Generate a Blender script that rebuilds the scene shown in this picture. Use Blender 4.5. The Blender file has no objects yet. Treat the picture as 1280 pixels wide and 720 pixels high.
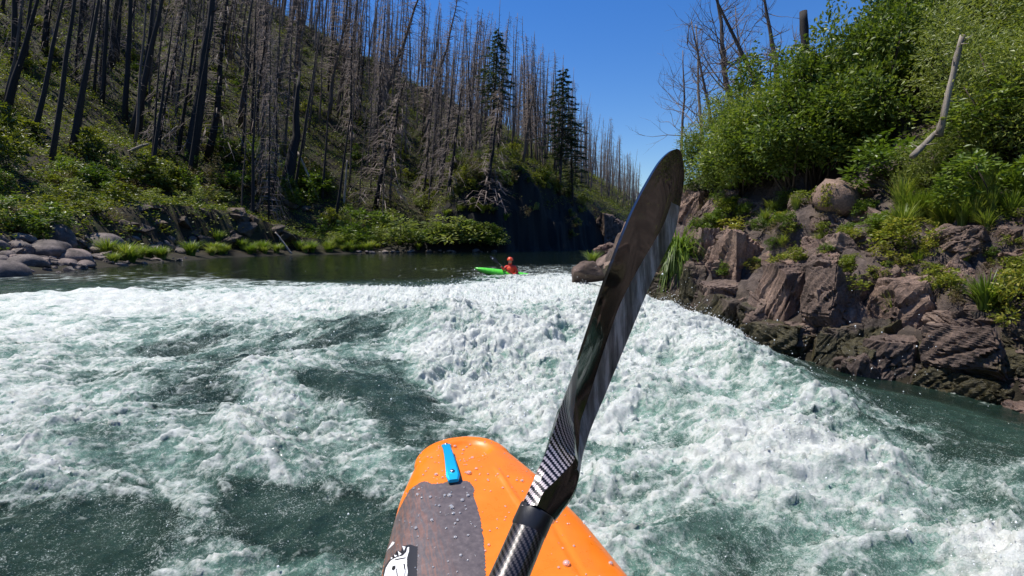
import bpy, bmesh, math, random
import numpy as np
from mathutils import Vector, Matrix

R = math.radians
random.seed(11)
rng = np.random.default_rng(11)
C = bpy.context.scene.collection

# ------------------------------------------------------------------ camera, sky, sun, exposure
CAM = np.array([0.0, 0.0, 1.45])
PITCH = R(5.09)
cam_d = bpy.data.cameras.new('camera'); cam = bpy.data.objects.new('camera', cam_d); C.objects.link(cam)
cam.location = CAM; cam.rotation_euler = (R(90) - PITCH, 0, 0)
cam_d.sensor_width = 36; cam_d.lens = 18; cam_d.clip_start = 0.02; cam_d.clip_end = 6000
bpy.context.scene.camera = cam

SUN_DIR = Vector((-0.40, 0.07, 0.92)).normalized()          # from the scene towards the sun
SUN_EL = math.asin(SUN_DIR.z); SUN_AZ = math.atan2(SUN_DIR.x, SUN_DIR.y)
world = bpy.data.worlds.new('World'); bpy.context.scene.world = world
world.use_nodes = True
wn = world.node_tree; wn.nodes.clear()
sky = wn.nodes.new('ShaderNodeTexSky'); sky.sky_type = 'NISHITA'; sky.sun_disc = False
sky.sun_elevation = SUN_EL; sky.sun_rotation = SUN_AZ
sky.air_density = 1.3; sky.dust_density = 0.0; sky.ozone_density = 6.0; sky.altitude = 100
bg = wn.nodes.new('ShaderNodeBackground'); bg.inputs[1].default_value = 0.108
wo = wn.nodes.new('ShaderNodeOutputWorld')
hs = wn.nodes.new('ShaderNodeHueSaturation'); hs.inputs['Saturation'].default_value = 1.3; hs.inputs['Hue'].default_value = 0.514
wn.links.new(sky.outputs[0], hs.inputs['Color']); wn.links.new(hs.outputs[0], bg.inputs[0]); wn.links.new(bg.outputs[0], wo.inputs[0])
sun_d = bpy.data.lights.new('sun', 'SUN'); sun_d.energy = 4.9; sun_d.angle = R(0.55); sun_d.color = (1.0, 0.95, 0.87)
sun = bpy.data.objects.new('sun', sun_d); C.objects.link(sun)
sun.rotation_euler = SUN_DIR.to_track_quat('Z', 'Y').to_euler(); sun.location = (0, 0, 60)
sc = bpy.context.scene
sc.view_settings.view_transform = 'Standard'; sc.view_settings.look = 'None'
sc.view_settings.gamma = 1.0; sc.view_settings.exposure = 0.34
sc.render.engine = 'CYCLES'
sc.cycles.use_denoising = True
sc.cycles.max_bounces = 7; sc.cycles.diffuse_bounces = 3; sc.cycles.glossy_bounces = 3
sc.cycles.transmission_bounces = 4; sc.cycles.transparent_max_bounces = 6
sc.cycles.use_adaptive_sampling = True; sc.cycles.adaptive_threshold = 0.02

# ------------------------------------------------------------------ measuring helpers
def ray(px, py):
    """direction (with y component 1) in which the photograph shows a pixel"""
    u = (px - 640) / 640.0; v = (360 - py) / 640.0
    c, s = math.cos(PITCH), math.sin(PITCH)
    d = np.array([u, c + v * s, -s + v * c])
    return d / d[1]
def at(px, py, Y):
    return CAM + ray(px, py) * Y
def at_depth(px, py, D):
    u = (px - 640) / 640.0; v = (360 - py) / 640.0
    c, s = math.cos(PITCH), math.sin(PITCH)
    return CAM + D * np.array([u, c + v * s, -s + v * c])
def on_z(px, py, z):
    d = ray(px, py)
    return CAM + d * ((z - CAM[2]) / d[2])

# ------------------------------------------------------------------ noise
def _hash(ix, iy, seed):
    h = ix * np.uint32(374761393) + iy * np.uint32(668265263) + np.uint32((seed * 974634777) & 0xffffffff)
    h = (h ^ (h >> np.uint32(13))) * np.uint32(1274126177)
    h = (h ^ (h >> np.uint32(15))) * np.uint32(2246822519)
    return h ^ (h >> np.uint32(16))
_GA = np.arange(1024) * (2 * math.pi / 1024); _GC = np.cos(_GA).astype(np.float32); _GS = np.sin(_GA).astype(np.float32)
def perlin(x, y, seed=0):
    x = np.asarray(x, float); y = np.asarray(y, float)
    x0 = np.floor(x); y0 = np.floor(y); fx = (x - x0).astype(np.float32); fy = (y - y0).astype(np.float32)
    ix = x0.astype(np.int64).astype(np.uint32); iy = y0.astype(np.int64).astype(np.uint32); one = np.uint32(1)
    def g(ix, iy, dx, dy):
        a = _hash(ix, iy, seed) & np.uint32(1023)
        return _GC[a] * dx + _GS[a] * dy
    n00 = g(ix, iy, fx, fy); n10 = g(ix + one, iy, fx - 1, fy)
    n01 = g(ix, iy + one, fx, fy - 1); n11 = g(ix + one, iy + one, fx - 1, fy - 1)
    u = fx * fx * fx * (fx * (fx * 6 - 15) + 10); v = fy * fy * fy * (fy * (fy * 6 - 15) + 10)
    return 1.5 * ((n00 * (1 - u) + n10 * u) * (1 - v) + (n01 * (1 - u) + n11 * u) * v)
def fbm(x, y, o=4, seed=0, gain=0.5, lac=2.03):
    s = 0; a = 1; t = 0
    for i in range(o):
        s = s + a * perlin(x, y, seed + i * 17); t += a
        x = x * lac + 3.7; y = y * lac - 1.9; a *= gain
    return s / t
def billow(x, y, o=3, seed=0, gain=0.5):
    s = 0; a = 1; t = 0
    for i in range(o):
        s = s + a * np.abs(perlin(x, y, seed + i * 13)); t += a
        x = x * 2.07 + 1.3; y = y * 2.07 + 7.1; a *= gain
    return s / t
def ridge(x, y, o=3, seed=0, gain=0.5):
    return 1 - 2 * billow(x, y, o, seed, gain)
def sstep(a, b, x):
    t = np.clip((x - a) / (b - a), 0, 1); return t * t * (3 - 2 * t)
def worley(x, y, seed=0):
    x = np.asarray(x, float); y = np.asarray(y, float)
    x0 = np.floor(x); y0 = np.floor(y)
    f1 = np.full(x.shape, 9.0); f2 = np.full(x.shape, 9.0); idv = np.zeros(x.shape)
    for i in (-1, 0, 1):
        for j in (-1, 0, 1):
            cx = x0 + i; cy = y0 + j; hx = cx.astype(np.int64).astype(np.uint32); hy = cy.astype(np.int64).astype(np.uint32)
            px = cx + _hash(hx, hy, seed) / 4294967296.0; py = cy + _hash(hx, hy, seed + 5) / 4294967296.0
            d = (px - x) ** 2 + (py - y) ** 2
            v = _hash(hx, hy, seed + 9) / 4294967296.0
            nearer = d < f1
            f2 = np.where(nearer, f1, np.minimum(f2, d)); idv = np.where(nearer, v, idv); f1 = np.where(nearer, d, f1)
    return np.sqrt(f1), np.sqrt(f2), idv

# ------------------------------------------------------------------ mesh helpers
def mk(name, V, F, mat=None, parent=None, smooth=True, attrs=None, link=True):
    """V (n,3); F an (m,k) array or a list of such arrays"""
    V = np.ascontiguousarray(V, dtype=np.float32)
    if not isinstance(F, list): F = [F]
    F = [np.asarray(f, dtype=np.int32) for f in F if len(f)]
    me = bpy.data.meshes.new(name)
    nl = sum(f.size for f in F); npoly = sum(len(f) for f in F)
    me.vertices.add(len(V)); me.vertices.foreach_set('co', V.ravel())
    me.loops.add(nl); me.polygons.add(npoly)
    me.loops.foreach_set('vertex_index', np.concatenate([f.ravel() for f in F]))
    tot = np.concatenate([np.full(len(f), f.shape[1], dtype=np.int32) for f in F])
    st = np.concatenate([[0], np.cumsum(tot)[:-1]]).astype(np.int32)
    me.polygons.foreach_set('loop_start', st)
    me.polygons.foreach_set('use_smooth', np.full(npoly, smooth))
    me.update(calc_edges=True); me.validate()
    for k, a in (attrs or {}).items():
        at_ = me.attributes.new(k, 'FLOAT', 'POINT'); at_.data.foreach_set('value', np.asarray(a, dtype=np.float32))
    if mat: me.materials.append(mat)
    o = bpy.data.objects.new(name, me)
    if link: C.objects.link(o)
    if parent is not None: o.parent = parent
    return o
def tag(o, label=None, cat=None, group=None, kind=None):
    if label: o['label'] = label
    if cat: o['category'] = cat
    if group: o['group'] = group
    if kind: o['kind'] = kind
    return o
def empty(name, loc, label, cat, group=None, rot=(0, 0, 0)):
    o = bpy.data.objects.new(name, None); C.objects.link(o); o.location = loc; o.rotation_euler = rot
    o.empty_display_size = 0.1
    return tag(o, label, cat, group)
class MB:
    """collects pieces into one mesh"""
    def __init__(s): s.V = []; s.F = {}; s.A = []; s.n = 0
    def add(s, V, F, a=0.0):
        V = np.asarray(V, float); F = np.asarray(F, int)
        s.V.append(V); s.F.setdefault(F.shape[1], []).append(F + s.n)
        s.A.append(np.full(len(V), a) if np.isscalar(a) else np.asarray(a)); s.n += len(V)
    def tube(s, P, Rr, k=6, cap=True, a=0.0):
        P = np.asarray(P, float); n = len(P); Rr = np.broadcast_to(np.asarray(Rr, float), (n,))
        T = np.gradient(P, axis=0); T /= np.linalg.norm(T, axis=1)[:, None] + 1e-9
        ref = np.array([0, 0, 1.0]) if abs(T[0][2]) < 0.8 else np.array([1.0, 0, 0])
        U = np.cross(T, ref); U /= np.linalg.norm(U, axis=1)[:, None] + 1e-9; W = np.cross(T, U)
        th = np.arange(k) * 2 * math.pi / k
        V = P[:, None] + Rr[:, None, None] * (np.cos(th)[None, :, None] * U[:, None] + np.sin(th)[None, :, None] * W[:, None])
        i = np.arange(n - 1)[:, None] * k; j = np.arange(k)[None]; j2 = (j + 1) % k
        F = np.stack([i + j, i + j2, i + k + j2, i + k + j], -1).reshape(-1, 4)
        s.add(V.reshape(-1, 3), F, a)
        if cap:
            for e in (0, n - 1):
                base = s.n - n * k + e * k
                tri = np.array([[0, q, q + 1] if e else [0, q + 1, q] for q in range(1, k - 1)])
                s.F.setdefault(3, []).append(tri + base)
    def arrays(s): return np.concatenate(s.V), [np.concatenate(f) for f in s.F.values()], np.concatenate(s.A)
    def build(s, name, mat, parent=None, smooth=True, attr='tint', link=True):
        V, F, A = s.arrays()
        return mk(name, V, F, mat, parent, smooth, {attr: A}, link)
def grid_faces(nr, nc, wrap=False):
    i = np.arange(nr - 1)[:, None] * nc; j = np.arange(nc if wrap else nc - 1)[None]; j2 = (j + 1) % nc
    return np.stack([i + j, i + j2, i + nc + j2, i + nc + j], -1).reshape(-1, 4)
def spaced(lo, hi, a, b, fine, g, mx):
    """coordinates with step `fine` in [a,b], growing by g per metre outside"""
    mid = list(np.arange(a, b, fine)); up = []; x = b
    while x < hi: up.append(x); x += min(mx, fine + g * (x - b))
    up.append(hi); dn = []; x = a - fine
    while x > lo: dn.append(x); x -= min(mx, fine + g * (a - x))
    dn.append(lo)
    return np.array(dn[::-1] + mid + up)

# ------------------------------------------------------------------ materials
def new_mat(name):
    m = bpy.data.materials.new(name); m.use_nodes = True
    return m, m.node_tree.nodes, m.node_tree.links, m.node_tree.nodes['Principled BSDF']
def N(nodes, kind, **kw):
    n = nodes.new(kind)
    for k, v in kw.items():
        if k.startswith('i_'):
            key = k[2:]; n.inputs[int(key) if key.isdigit() else key.replace('_', ' ')].default_value = v
        else: setattr(n, k, v)
    return n
def ramp(nodes, stops, interp='LINEAR'):
    r = nodes.new('ShaderNodeValToRGB'); r.color_ramp.interpolation = interp
    e = r.color_ramp.elements
    while len(e) < len(stops): e.new(0.5)
    for q, (p, c) in zip(e, stops): q.position = p; q.color = (*c, 1) if len(c) == 3 else c
    return r
def mixc(nodes, links, fac, a, b, mode='MIX'):
    m = nodes.new('ShaderNodeMix'); m.data_type = 'RGBA'; m.blend_type = mode
    for sock, v in ((m.inputs[0], fac), (m.inputs[6], a), (m.inputs[7], b)):
        if hasattr(v, 'links'): links.new(v, sock)
        elif isinstance(v, (tuple, list)): sock.default_value = (*v, 1) if len(v) == 3 else v
        else: sock.default_value = v
    return m.outputs[2]
def math_(nodes, links, op, a, b=None, clamp=False):
    m = nodes.new('ShaderNodeMath'); m.operation = op; m.use_clamp = clamp
    for i, v in enumerate((a, b)):
        if v is None: continue
        if hasattr(v, 'links'): links.new(v, m.inputs[i])
        else: m.inputs[i].default_value = v
    return m.outputs[0]
def bump(nodes, links, h, strength, dist, normal=None):
    b = nodes.new('ShaderNodeBump'); b.inputs['Strength'].default_value = strength; b.inputs['Distance'].default_value = dist
    links.new(h, b.inputs['Height'])
    if normal is not None: links.new(normal, b.inputs['Normal'])
    return b.outputs[0]

def rock_mat(name, c1, c2, c3, moss=0.0, wet=0.45, sc_=3.0, mosscol=(0.028, 0.027, 0.009), gold=False, crack=True):
    m, n, l, p = new_mat(name)
    geo = N(n, 'ShaderNodeNewGeometry'); tc = N(n, 'ShaderNodeTexCoord'); oi = N(n, 'ShaderNodeObjectInfo')
    pos = geo.outputs['Position']
    big = N(n, 'ShaderNodeTexNoise', i_Scale=sc_ * 0.5, i_Detail=8.0, i_Roughness=0.65); l.new(pos, big.inputs['Vector'])
    fine = N(n, 'ShaderNodeTexNoise', i_Scale=sc_ * 12, i_Detail=8.0, i_Roughness=0.75); l.new(pos, fine.inputs['Vector'])
    col = ramp(n, [(0.32, c1), (0.52, c2), (0.72, c3)]); l.new(big.outputs[0], col.inputs[0])
    spk = ramp(n, [(0.30, (0.40, 0.40, 0.42)), (0.5, (1, 1, 1)), (0.70, (1.6, 1.52, 1.42))]); l.new(fine.outputs[0], spk.inputs[0])
    c = mixc(n, l, 1.0, col.outputs[0], spk.outputs[0], 'MULTIPLY')
    rv = ramp(n, [(0, (0.72, 0.70, 0.70)), (0.5, (1.0, 0.97, 0.95)), (1, (1.3, 1.18, 1.12))]); l.new(oi.outputs['Random'], rv.inputs[0])
    c = mixc(n, l, 1.0, c, rv.outputs[0], 'MULTIPLY')
    sep = N(n, 'ShaderNodeSeparateXYZ'); l.new(pos, sep.inputs[0])
    mn = N(n, 'ShaderNodeTexNoise', i_Scale=2.3, i_Detail=6.0, i_Roughness=0.6); l.new(pos, mn.inputs['Vector'])
    if gold:   # golden lichen crust in irregular patches
        gn = N(n, 'ShaderNodeTexNoise', i_Scale=3.1, i_Detail=9.0, i_Roughness=0.72); l.new(pos, gn.inputs['Vector'])
        gr = ramp(n, [(0.60, (0, 0, 0)), (0.70, (1, 1, 1))]); l.new(gn.outputs[0], gr.inputs[0])
        c = mixc(n, l, math_(n, l, 'MULTIPLY', gr.outputs[0], 0.6), c, (0.19, 0.12, 0.035))
    if moss > 0:
        h = math_(n, l, 'SUBTRACT', moss, sep.outputs[2]); h = math_(n, l, 'MULTIPLY', h, 1.1)
        h = math_(n, l, 'ADD', h, math_(n, l, 'MULTIPLY', math_(n, l, 'SUBTRACT', mn.outputs[0], 0.5), 5.0))
        mr = ramp(n, [(0.35, (0, 0, 0)), (0.75, (1, 1, 1))]); l.new(h, mr.inputs[0])
        mr2 = ramp(n, [(.4, (0, 0, 0)), (.68, (1, 1, 1))]); l.new(fine.outputs[0], mr2.inputs[0]); mc = mixc(n, l, mr2.outputs[0], mosscol, (0.12, 0.10, 0.03))
        c = mixc(n, l, math_(n, l, 'MULTIPLY', mr.outputs[0], 0.85), c, mc)
    w = math_(n, l, 'ADD', sep.outputs[2], math_(n, l, 'MULTIPLY', mn.outputs[0], -0.5))
    wr = ramp(n, [(0.0, (1, 1, 1)), (1.0, (0, 0, 0))])
    l.new(math_(n, l, 'DIVIDE', math_(n, l, 'ADD', w, 0.25), max(wet, 0.05)), wr.inputs[0])
    c = mixc(n, l, math_(n, l, 'MULTIPLY', wr.outputs[0], 0.62), c, mixc(n, l, 0.75, c, (0.008, 0.007, 0.006)))
    l.new(c, p.inputs['Base Color'])
    rr = ramp(n, [(0, (0.85,) * 3), (1, (0.28,) * 3)]); l.new(wr.outputs[0], rr.inputs[0]); l.new(rr.outputs[0], p.inputs['Roughness'])
    p.inputs['Specular IOR Level'].default_value = 0.35
    vo = N(n, 'ShaderNodeTexVoronoi', feature='DISTANCE_TO_EDGE', i_Scale=sc_ * 1.1); wv = mixc(n, l, .5, pos, big.outputs['Color'], 'ADD'); l.new(wv, vo.inputs['Vector'])
    vr = ramp(n, [(0.0, (0, 0, 0)), (0.035, (1, 1, 1))]); l.new(vo.outputs[0], vr.inputs[0])
    b = bump(n, l, big.outputs[0], 0.6, 0.14)
    if crack: b = bump(n, l, vr.outputs[0], 0.28, 0.015, b)
    b = bump(n, l, fine.outputs[0], 0.75, 0.025, b)
    l.new(b, p.inputs['Normal'])
    return m
basalt = rock_mat('basalt', (0.055, 0.041, 0.034), (0.170, 0.124, 0.100), (0.33, 0.25, 0.20), moss=0.18, wet=0.5, gold=True)
basalt_mossy = rock_mat('mossy_basalt', (0.045, 0.036, 0.028), (0.095, 0.075, 0.058), (0.17, 0.135, 0.10), moss=1.25, wet=1.1)
cobble_m = rock_mat('river_cobble', (0.05, 0.043, 0.038), (0.15, 0.128, 0.115), (0.30, 0.25, 0.22), wet=0.3, crack=False)
boulder_m = rock_mat('smooth_boulder', (0.17, 0.12, 0.095), (0.26, 0.185, 0.145), (0.33, 0.25, 0.20), wet=0.2, crack=False)

def leaf_mat(name, c1, c2, c3, trans=0.35, gloss=0.35):
    m, n, l, p = new_mat(name)
    a = N(n, 'ShaderNodeAttribute', attribute_name='tint'); oi = N(n, 'ShaderNodeObjectInfo')
    v = math_(n, l, 'ADD', math_(n, l, 'MULTIPLY', a.outputs['Fac'], 0.55), math_(n, l, 'MULTIPLY', oi.outputs['Random'], 0.45))
    cr = ramp(n, [(0.1, c1), (0.5, c2), (0.92, c3)]); l.new(v, cr.inputs[0])
    l.new(cr.outputs[0], p.inputs['Base Color']); p.inputs['Roughness'].default_value = 0.42
    p.inputs['Specular IOR Level'].default_value = gloss
    tr = N(n, 'ShaderNodeBsdfTranslucent'); tcx = mixc(n, l, 1.0, cr.outputs[0], (1.25, 1.3, 0.55), 'MULTIPLY'); l.new(tcx, tr.inputs[0])
    ms = N(n, 'ShaderNodeMixShader', i_0=trans); l.new(p.outputs[0], ms.inputs[1]); l.new(tr.outputs[0], ms.inputs[2])
    l.new(ms.outputs[0], n['Material Output'].inputs[0])
    return m
leaf_green = leaf_mat('broadleaf_green', (0.060, 0.10, 0.018), (0.145, 0.20, 0.032), (0.30, 0.33, 0.070))
leaf_pale = leaf_mat('willow_leaf', (0.10, 0.135, 0.035), (0.20, 0.24, 0.06), (0.33, 0.36, 0.12))
leaf_dark = leaf_mat('hillside_leaf', (0.028, 0.045, 0.010), (0.12, 0.145, 0.020), (0.32, 0.32, 0.045))
leaf_yellow = leaf_mat('yellow_green_leaf', (0.11, 0.14, 0.015), (0.20, 0.24, 0.03), (0.34, 0.30, 0.05))
leaf_bright = leaf_mat('bright_bank_leaf', (0.05, 0.09, 0.015), (0.10, 0.16, 0.02), (0.18, 0.24, 0.04))
grass_m = leaf_mat('grass_blade', (0.075, 0.13, 0.018), (0.16, 0.23, 0.035), (0.32, 0.33, 0.09), 0.35)
needle_m = leaf_mat('conifer_needle', (0.024, 0.044, 0.020), (0.05, 0.078, 0.03), (0.09, 0.115, 0.045), 0.2)
moss_tuft_m = leaf_mat('dry_shrub', (0.10, 0.07, 0.035), (0.16, 0.12, 0.05), (0.22, 0.18, 0.08), 0.2)

def bark_mat(name, dark, light, scale=6.0, zs=0.12, lo=0.35, hi=0.65):
    m, n, l, p = new_mat(name)
    tc = N(n, 'ShaderNodeTexCoord'); mp = N(n, 'ShaderNodeMapping'); mp.inputs['Scale'].default_value = (1, 1, zs)
    l.new(tc.outputs['Object'], mp.inputs[0])
    t = N(n, 'ShaderNodeTexNoise', i_Scale=scale, i_Detail=8.0, i_Roughness=0.7); l.new(mp.outputs[0], t.inputs['Vector'])
    oi = N(n, 'ShaderNodeObjectInfo')
    c = ramp(n, [(lo, dark), (hi, light)]); l.new(t.outputs[0], c.inputs[0])
    rv = ramp(n, [(0, (0.55, 0.55, 0.55)), (1, (1.25, 1.18, 1.12))]); l.new(oi.outputs['Random'], rv.inputs[0])
    l.new(mixc(n, l, 1.0, c.outputs[0], rv.outputs[0], 'MULTIPLY'), p.inputs['Base Color'])
    p.inputs['Roughness'].default_value = 0.85
    l.new(bump(n, l, t.outputs[0], 0.6, 0.05), p.inputs['Normal'])
    return m
charred = bark_mat('charred_bark', (0.010, 0.009, 0.009), (0.05, 0.042, 0.038), 5.0, 0.15, 0.4, 0.75)
greybark = bark_mat('weathered_snag_wood', (0.045, 0.034, 0.027), (0.19, 0.15, 0.125), 6.0)
palebark = bark_mat('pale_bare_wood', (0.16, 0.13, 0.10), (0.52, 0.46, 0.38), 8.0)
twig_m = bark_mat('dead_twigs', (0.14, 0.115, 0.10), (0.30, 0.25, 0.225), 3.0)
livebark = bark_mat('living_bark', (0.03, 0.022, 0.016), (0.10, 0.075, 0.055), 5.0)

# ground
def ground_mat():
    m, n, l, p = new_mat('river_valley_ground')
    geo = N(n, 'ShaderNodeNewGeometry'); pos = geo.outputs['Position']
    sp = N(n, 'ShaderNodeSeparateXYZ'); l.new(pos, sp.inputs[0]); nz = N(n, 'ShaderNodeSeparateXYZ'); l.new(geo.outputs['Normal'], nz.inputs[0])
    a = N(n, 'ShaderNodeTexNoise', i_Scale=0.35, i_Detail=9.0, i_Roughness=0.7); l.new(pos, a.inputs['Vector'])
    b = N(n, 'ShaderNodeTexNoise', i_Scale=5.0, i_Detail=9.0, i_Roughness=0.75); l.new(pos, b.inputs['Vector'])
    soil = ramp(n, [(0.35, (0.012, 0.010, 0.006)), (0.5, (0.030, 0.023, 0.011)), (0.62, (0.030, 0.034, 0.010)), (0.80, (0.065, 0.045, 0.024))])
    l.new(a.outputs[0], soil.inputs[0])
    spk = ramp(n, [(0.3, (0.4, 0.4, 0.4)), (0.5, (1, 1, 1)), (0.7, (1.9, 1.8, 1.7))]); l.new(b.outputs[0], spk.inputs[0])
    c = mixc(n, l, 1.0, soil.outputs[0], spk.outputs[0], 'MULTIPLY')
    rock = ramp(n, [(0.3, (0.03, 0.023, 0.02)), (0.5, (0.085, 0.065, 0.055)), (0.7, (0.17, 0.13, 0.11))]); l.new(b.outputs[0], rock.inputs[0])
    att = N(n, 'ShaderNodeAttribute', attribute_name='rocky')
    c = mixc(n, l, att.outputs['Fac'], c, rock.outputs[0])
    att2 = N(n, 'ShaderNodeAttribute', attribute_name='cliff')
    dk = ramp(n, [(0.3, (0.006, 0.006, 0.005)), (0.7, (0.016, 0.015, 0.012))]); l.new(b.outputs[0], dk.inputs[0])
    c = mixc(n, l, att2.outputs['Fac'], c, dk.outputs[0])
    wr = ramp(n, [(0.0, (1, 1, 1)), (1.0, (0, 0, 0))]); l.new(math_(n, l, 'ADD', sp.outputs[2], 0.3), wr.inputs[0])
    c = mixc(n, l, math_(n, l, 'MULTIPLY', wr.outputs[0], 0.7), c, (0.015, 0.013, 0.009))
    l.new(c, p.inputs['Base Color']); p.inputs['Roughness'].default_value = 0.85; p.inputs['Specular IOR Level'].default_value = 0.25
    l.new(bump(n, l, b.outputs[0], 0.8, 0.08), p.inputs['Normal'])
    return m

# ------------------------------------------------------------------ the land
LB = np.array([(-30, -90), (-22, 0), (-21.5, 22), (-25, 36), (-28, 50), (-24, 62), (-14, 72), (-2, 77), (8, 88), (20, 104), (40, 125), (80, 150), (190, 200)], float)
RB = np.array([(230, 170), (110, 120), (60, 95), (30, 72), (16, 58), (8.5, 44), (5.6, 34), (4.1, 24), (2.9, 16), (2.45, 10.5), (3.0, 8.2), (3.35, 6.6), (3.75, 5.6), (4.5, 4.6), (5.3, 3.2), (5.6, 0), (6.5, -90)], float)
RG = np.array([(-420, 60), (-260, 95), (-120, 120), (-63, 130), (-23, 145), (2.5, 160), (30, 190), (50, 208), (90, 240), (260, 330)], float)
RGZ = np.array([250, 180, 98, 61, 44, 33, 21, 9, 4, 0], float)
def poly_dist(x, y, P):
    """distance to a polyline, running parameter, side (cross product sign at the nearest segment)"""
    best = np.full(x.shape, 1e9); t = np.zeros(x.shape); side = np.zeros(x.shape)
    for i in range(len(P) - 1):
        ax, ay = P[i]; bx, by = P[i + 1]; dx, dy = bx - ax, by - ay
        q = np.clip(((x - ax) * dx + (y - ay) * dy) / (dx * dx + dy * dy), 0, 1)
        d = np.hypot(x - ax - q * dx, y - ay - q * dy); c = dx * (y - ay) - dy * (x - ax)
        m = d < best - 1e-9
        best = np.where(m, d, best); t = np.where(m, i + q, t); side = np.where(m, np.sign(c), side)
    return best, t, side
def in_poly(x, y, P):
    ins = np.zeros(x.shape, bool); n = len(P); j = n - 1
    for i in range(n):
        xi, yi = P[i]; xj, yj = P[j]
        with np.errstate(divide='ignore', invalid='ignore'):
            c = ((yi > y) != (yj > y)) & (x < (xj - xi) * (y - yi) / (yj - yi + 1e-12) + xi)
        ins ^= c; j = i
    return ins
RIVER = np.concatenate([LB, RB])
def land(x, y, info=False):
    x = np.asarray(x, float); y = np.asarray(y, float)
    jx = x + 0.5 * fbm(x * 0.35, y * 0.35, 3, 91) * np.clip((y - 18) / 20, 0, 1); jy = y
    dL, tL, _ = poly_dist(jx, jy, LB); dR, tR, _ = poly_dist(jx, jy, RB); dG, tG, sG = poly_dist(x, y, RG)
    ins = in_poly(jx, jy, RIVER)
    left = dL < dR
    # left side
    zr = np.interp(tG, np.arange(len(RG)), RGZ)
    cliffH = np.interp(x, [-22, -13, -4, 3, 8, 14, 22, 36], [0, 3, 12.5, 12.5, 10, 8.5, 6.5, 2.5]) * (y > 62)
    bankH = np.interp(y, [0, 20, 30, 42, 50, 60, 66, 70], [1, 1.2, 1.8, 3.4, 4.4, 4.0, 1.6, 0.8])
    low = 0.24 * np.minimum(dL, 3.0) + bankH * sstep(3.2, 5.2, dL + 1.2 * fbm(x * .4, y * .4, 3, 5))
    low = low + 0.12 * np.clip(dL - 5, 0, 6)
    hl = np.maximum(low, 0) * (1 - sstep(0, 4, cliffH)) + cliffH * (1 + .22 * fbm(x * .16, y * .16, 3, 18)) * (.55 * sstep(0.2, 2.2, dL + 1.6 * fbm(x * .3, y * .3, 4, 8)) + .45 * sstep(2.0, 5.5, dL + 2.4 * fbm(x * .22, y * .22, 4, 19))) * sstep(0, 4, cliffH)
    s0 = np.where(cliffH > 3, 2.5, 10.0)
    db = np.clip(dL - s0, 0, None); front = hl + np.maximum(zr - hl, 0) * (db / (db + dG + 1e-3))
    back = zr - 0.55 * dG
    hl = np.where(sG > 0, np.maximum(back, -1), front)
    hl = hl + (fbm(x * .09, y * .09, 4, 21) * 2.2 + fbm(x * .5, y * .5, 3, 22) * 0.5) * sstep(6, 20, dL)
    hl = hl + fbm(x * .9, y * .9, 4, 23) * 0.25 * sstep(0.5, 3, dL)
    # right side
    hr = np.interp(dR, [0, .18, .45, 1.7, 4.2, 6.2, 12, 40, 120, 400], [0, .45, .75, 1.75, 3.5, 5.1, 9, 22, 38, 60])
    hr = hr * np.interp(y, [2.5, 6, 9, 12, 18, 26, 40, 100], [0.92, 0.98, 1.06, 1.28, 1.3, 1.0, .6, .5])
    f1, f2, idv = worley(x * 1.6, y * 1.6, 3); g1, g2, idw = worley(x * 4.2 + 7, y * 4.2, 4)
    blk = (idv - .5) * 0.5 + (idw - .5) * 0.2 - 0.16 * (1 - sstep(0.0, .12, f2 - f1))
    rock = sstep(0.05, .4, dR) * (1 - sstep(3.2, 6.0, dR + fbm(x * .5, y * .5, 3, 31) * 2))
    hr = hr + blk * rock + fbm(x * 1.5, y * 1.5, 3, 33) * .15 * sstep(.3, 2, dR)
    h = np.where(left, hl, hr)
    dd = np.minimum(dL, dR)
    bed = -1.3 * sstep(0, 2.5, dd) - 0.05
    h = np.where(ins, bed, h)
    if info:
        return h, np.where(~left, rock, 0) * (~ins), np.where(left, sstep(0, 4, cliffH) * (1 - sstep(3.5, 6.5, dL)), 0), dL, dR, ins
    return h
xs = spaced(-900, 900, 1.6, 12, 0.10, 0.028, 60); ys = spaced(-500, 1500, 2.5, 15, 0.10, 0.015, 60)
X, Y = np.meshgrid(xs, ys)
Hh, rocky, cliff, DL, DR, INS = land(X.ravel(), Y.ravel(), True)
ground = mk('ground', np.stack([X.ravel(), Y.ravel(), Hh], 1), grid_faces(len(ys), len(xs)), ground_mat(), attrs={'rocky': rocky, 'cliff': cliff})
tag(ground, kind='structure')
HG = Hh.reshape(len(ys), len(xs))
def land_fast(x, y):
    """height of the ground sheet as built (bilinear)"""
    x = np.atleast_1d(np.asarray(x, float)); y = np.atleast_1d(np.asarray(y, float))
    i = np.clip(np.searchsorted(xs, x) - 1, 0, len(xs) - 2); j = np.clip(np.searchsorted(ys, y) - 1, 0, len(ys) - 2)
    a = (x - xs[i]) / (xs[i + 1] - xs[i]); b = (y - ys[j]) / (ys[j + 1] - ys[j])
    return (HG[j, i] * (1 - a) + HG[j, i + 1] * a) * (1 - b) + (HG[j + 1, i] * (1 - a) + HG[j + 1, i + 1] * a) * b
def hit(px, py, y0=2.5, y1=400):
    d = ray(px, py)
    Yr = y0 * (y1 / y0) ** np.linspace(0, 1, 900)
    P = CAM[None] + d[None] * Yr[:, None]
    below = np.nonzero(P[:, 2] <= land_fast(P[:, 0], P[:, 1]))[0]
    return P[below[0]] if len(below) else None
del X, Y

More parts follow.
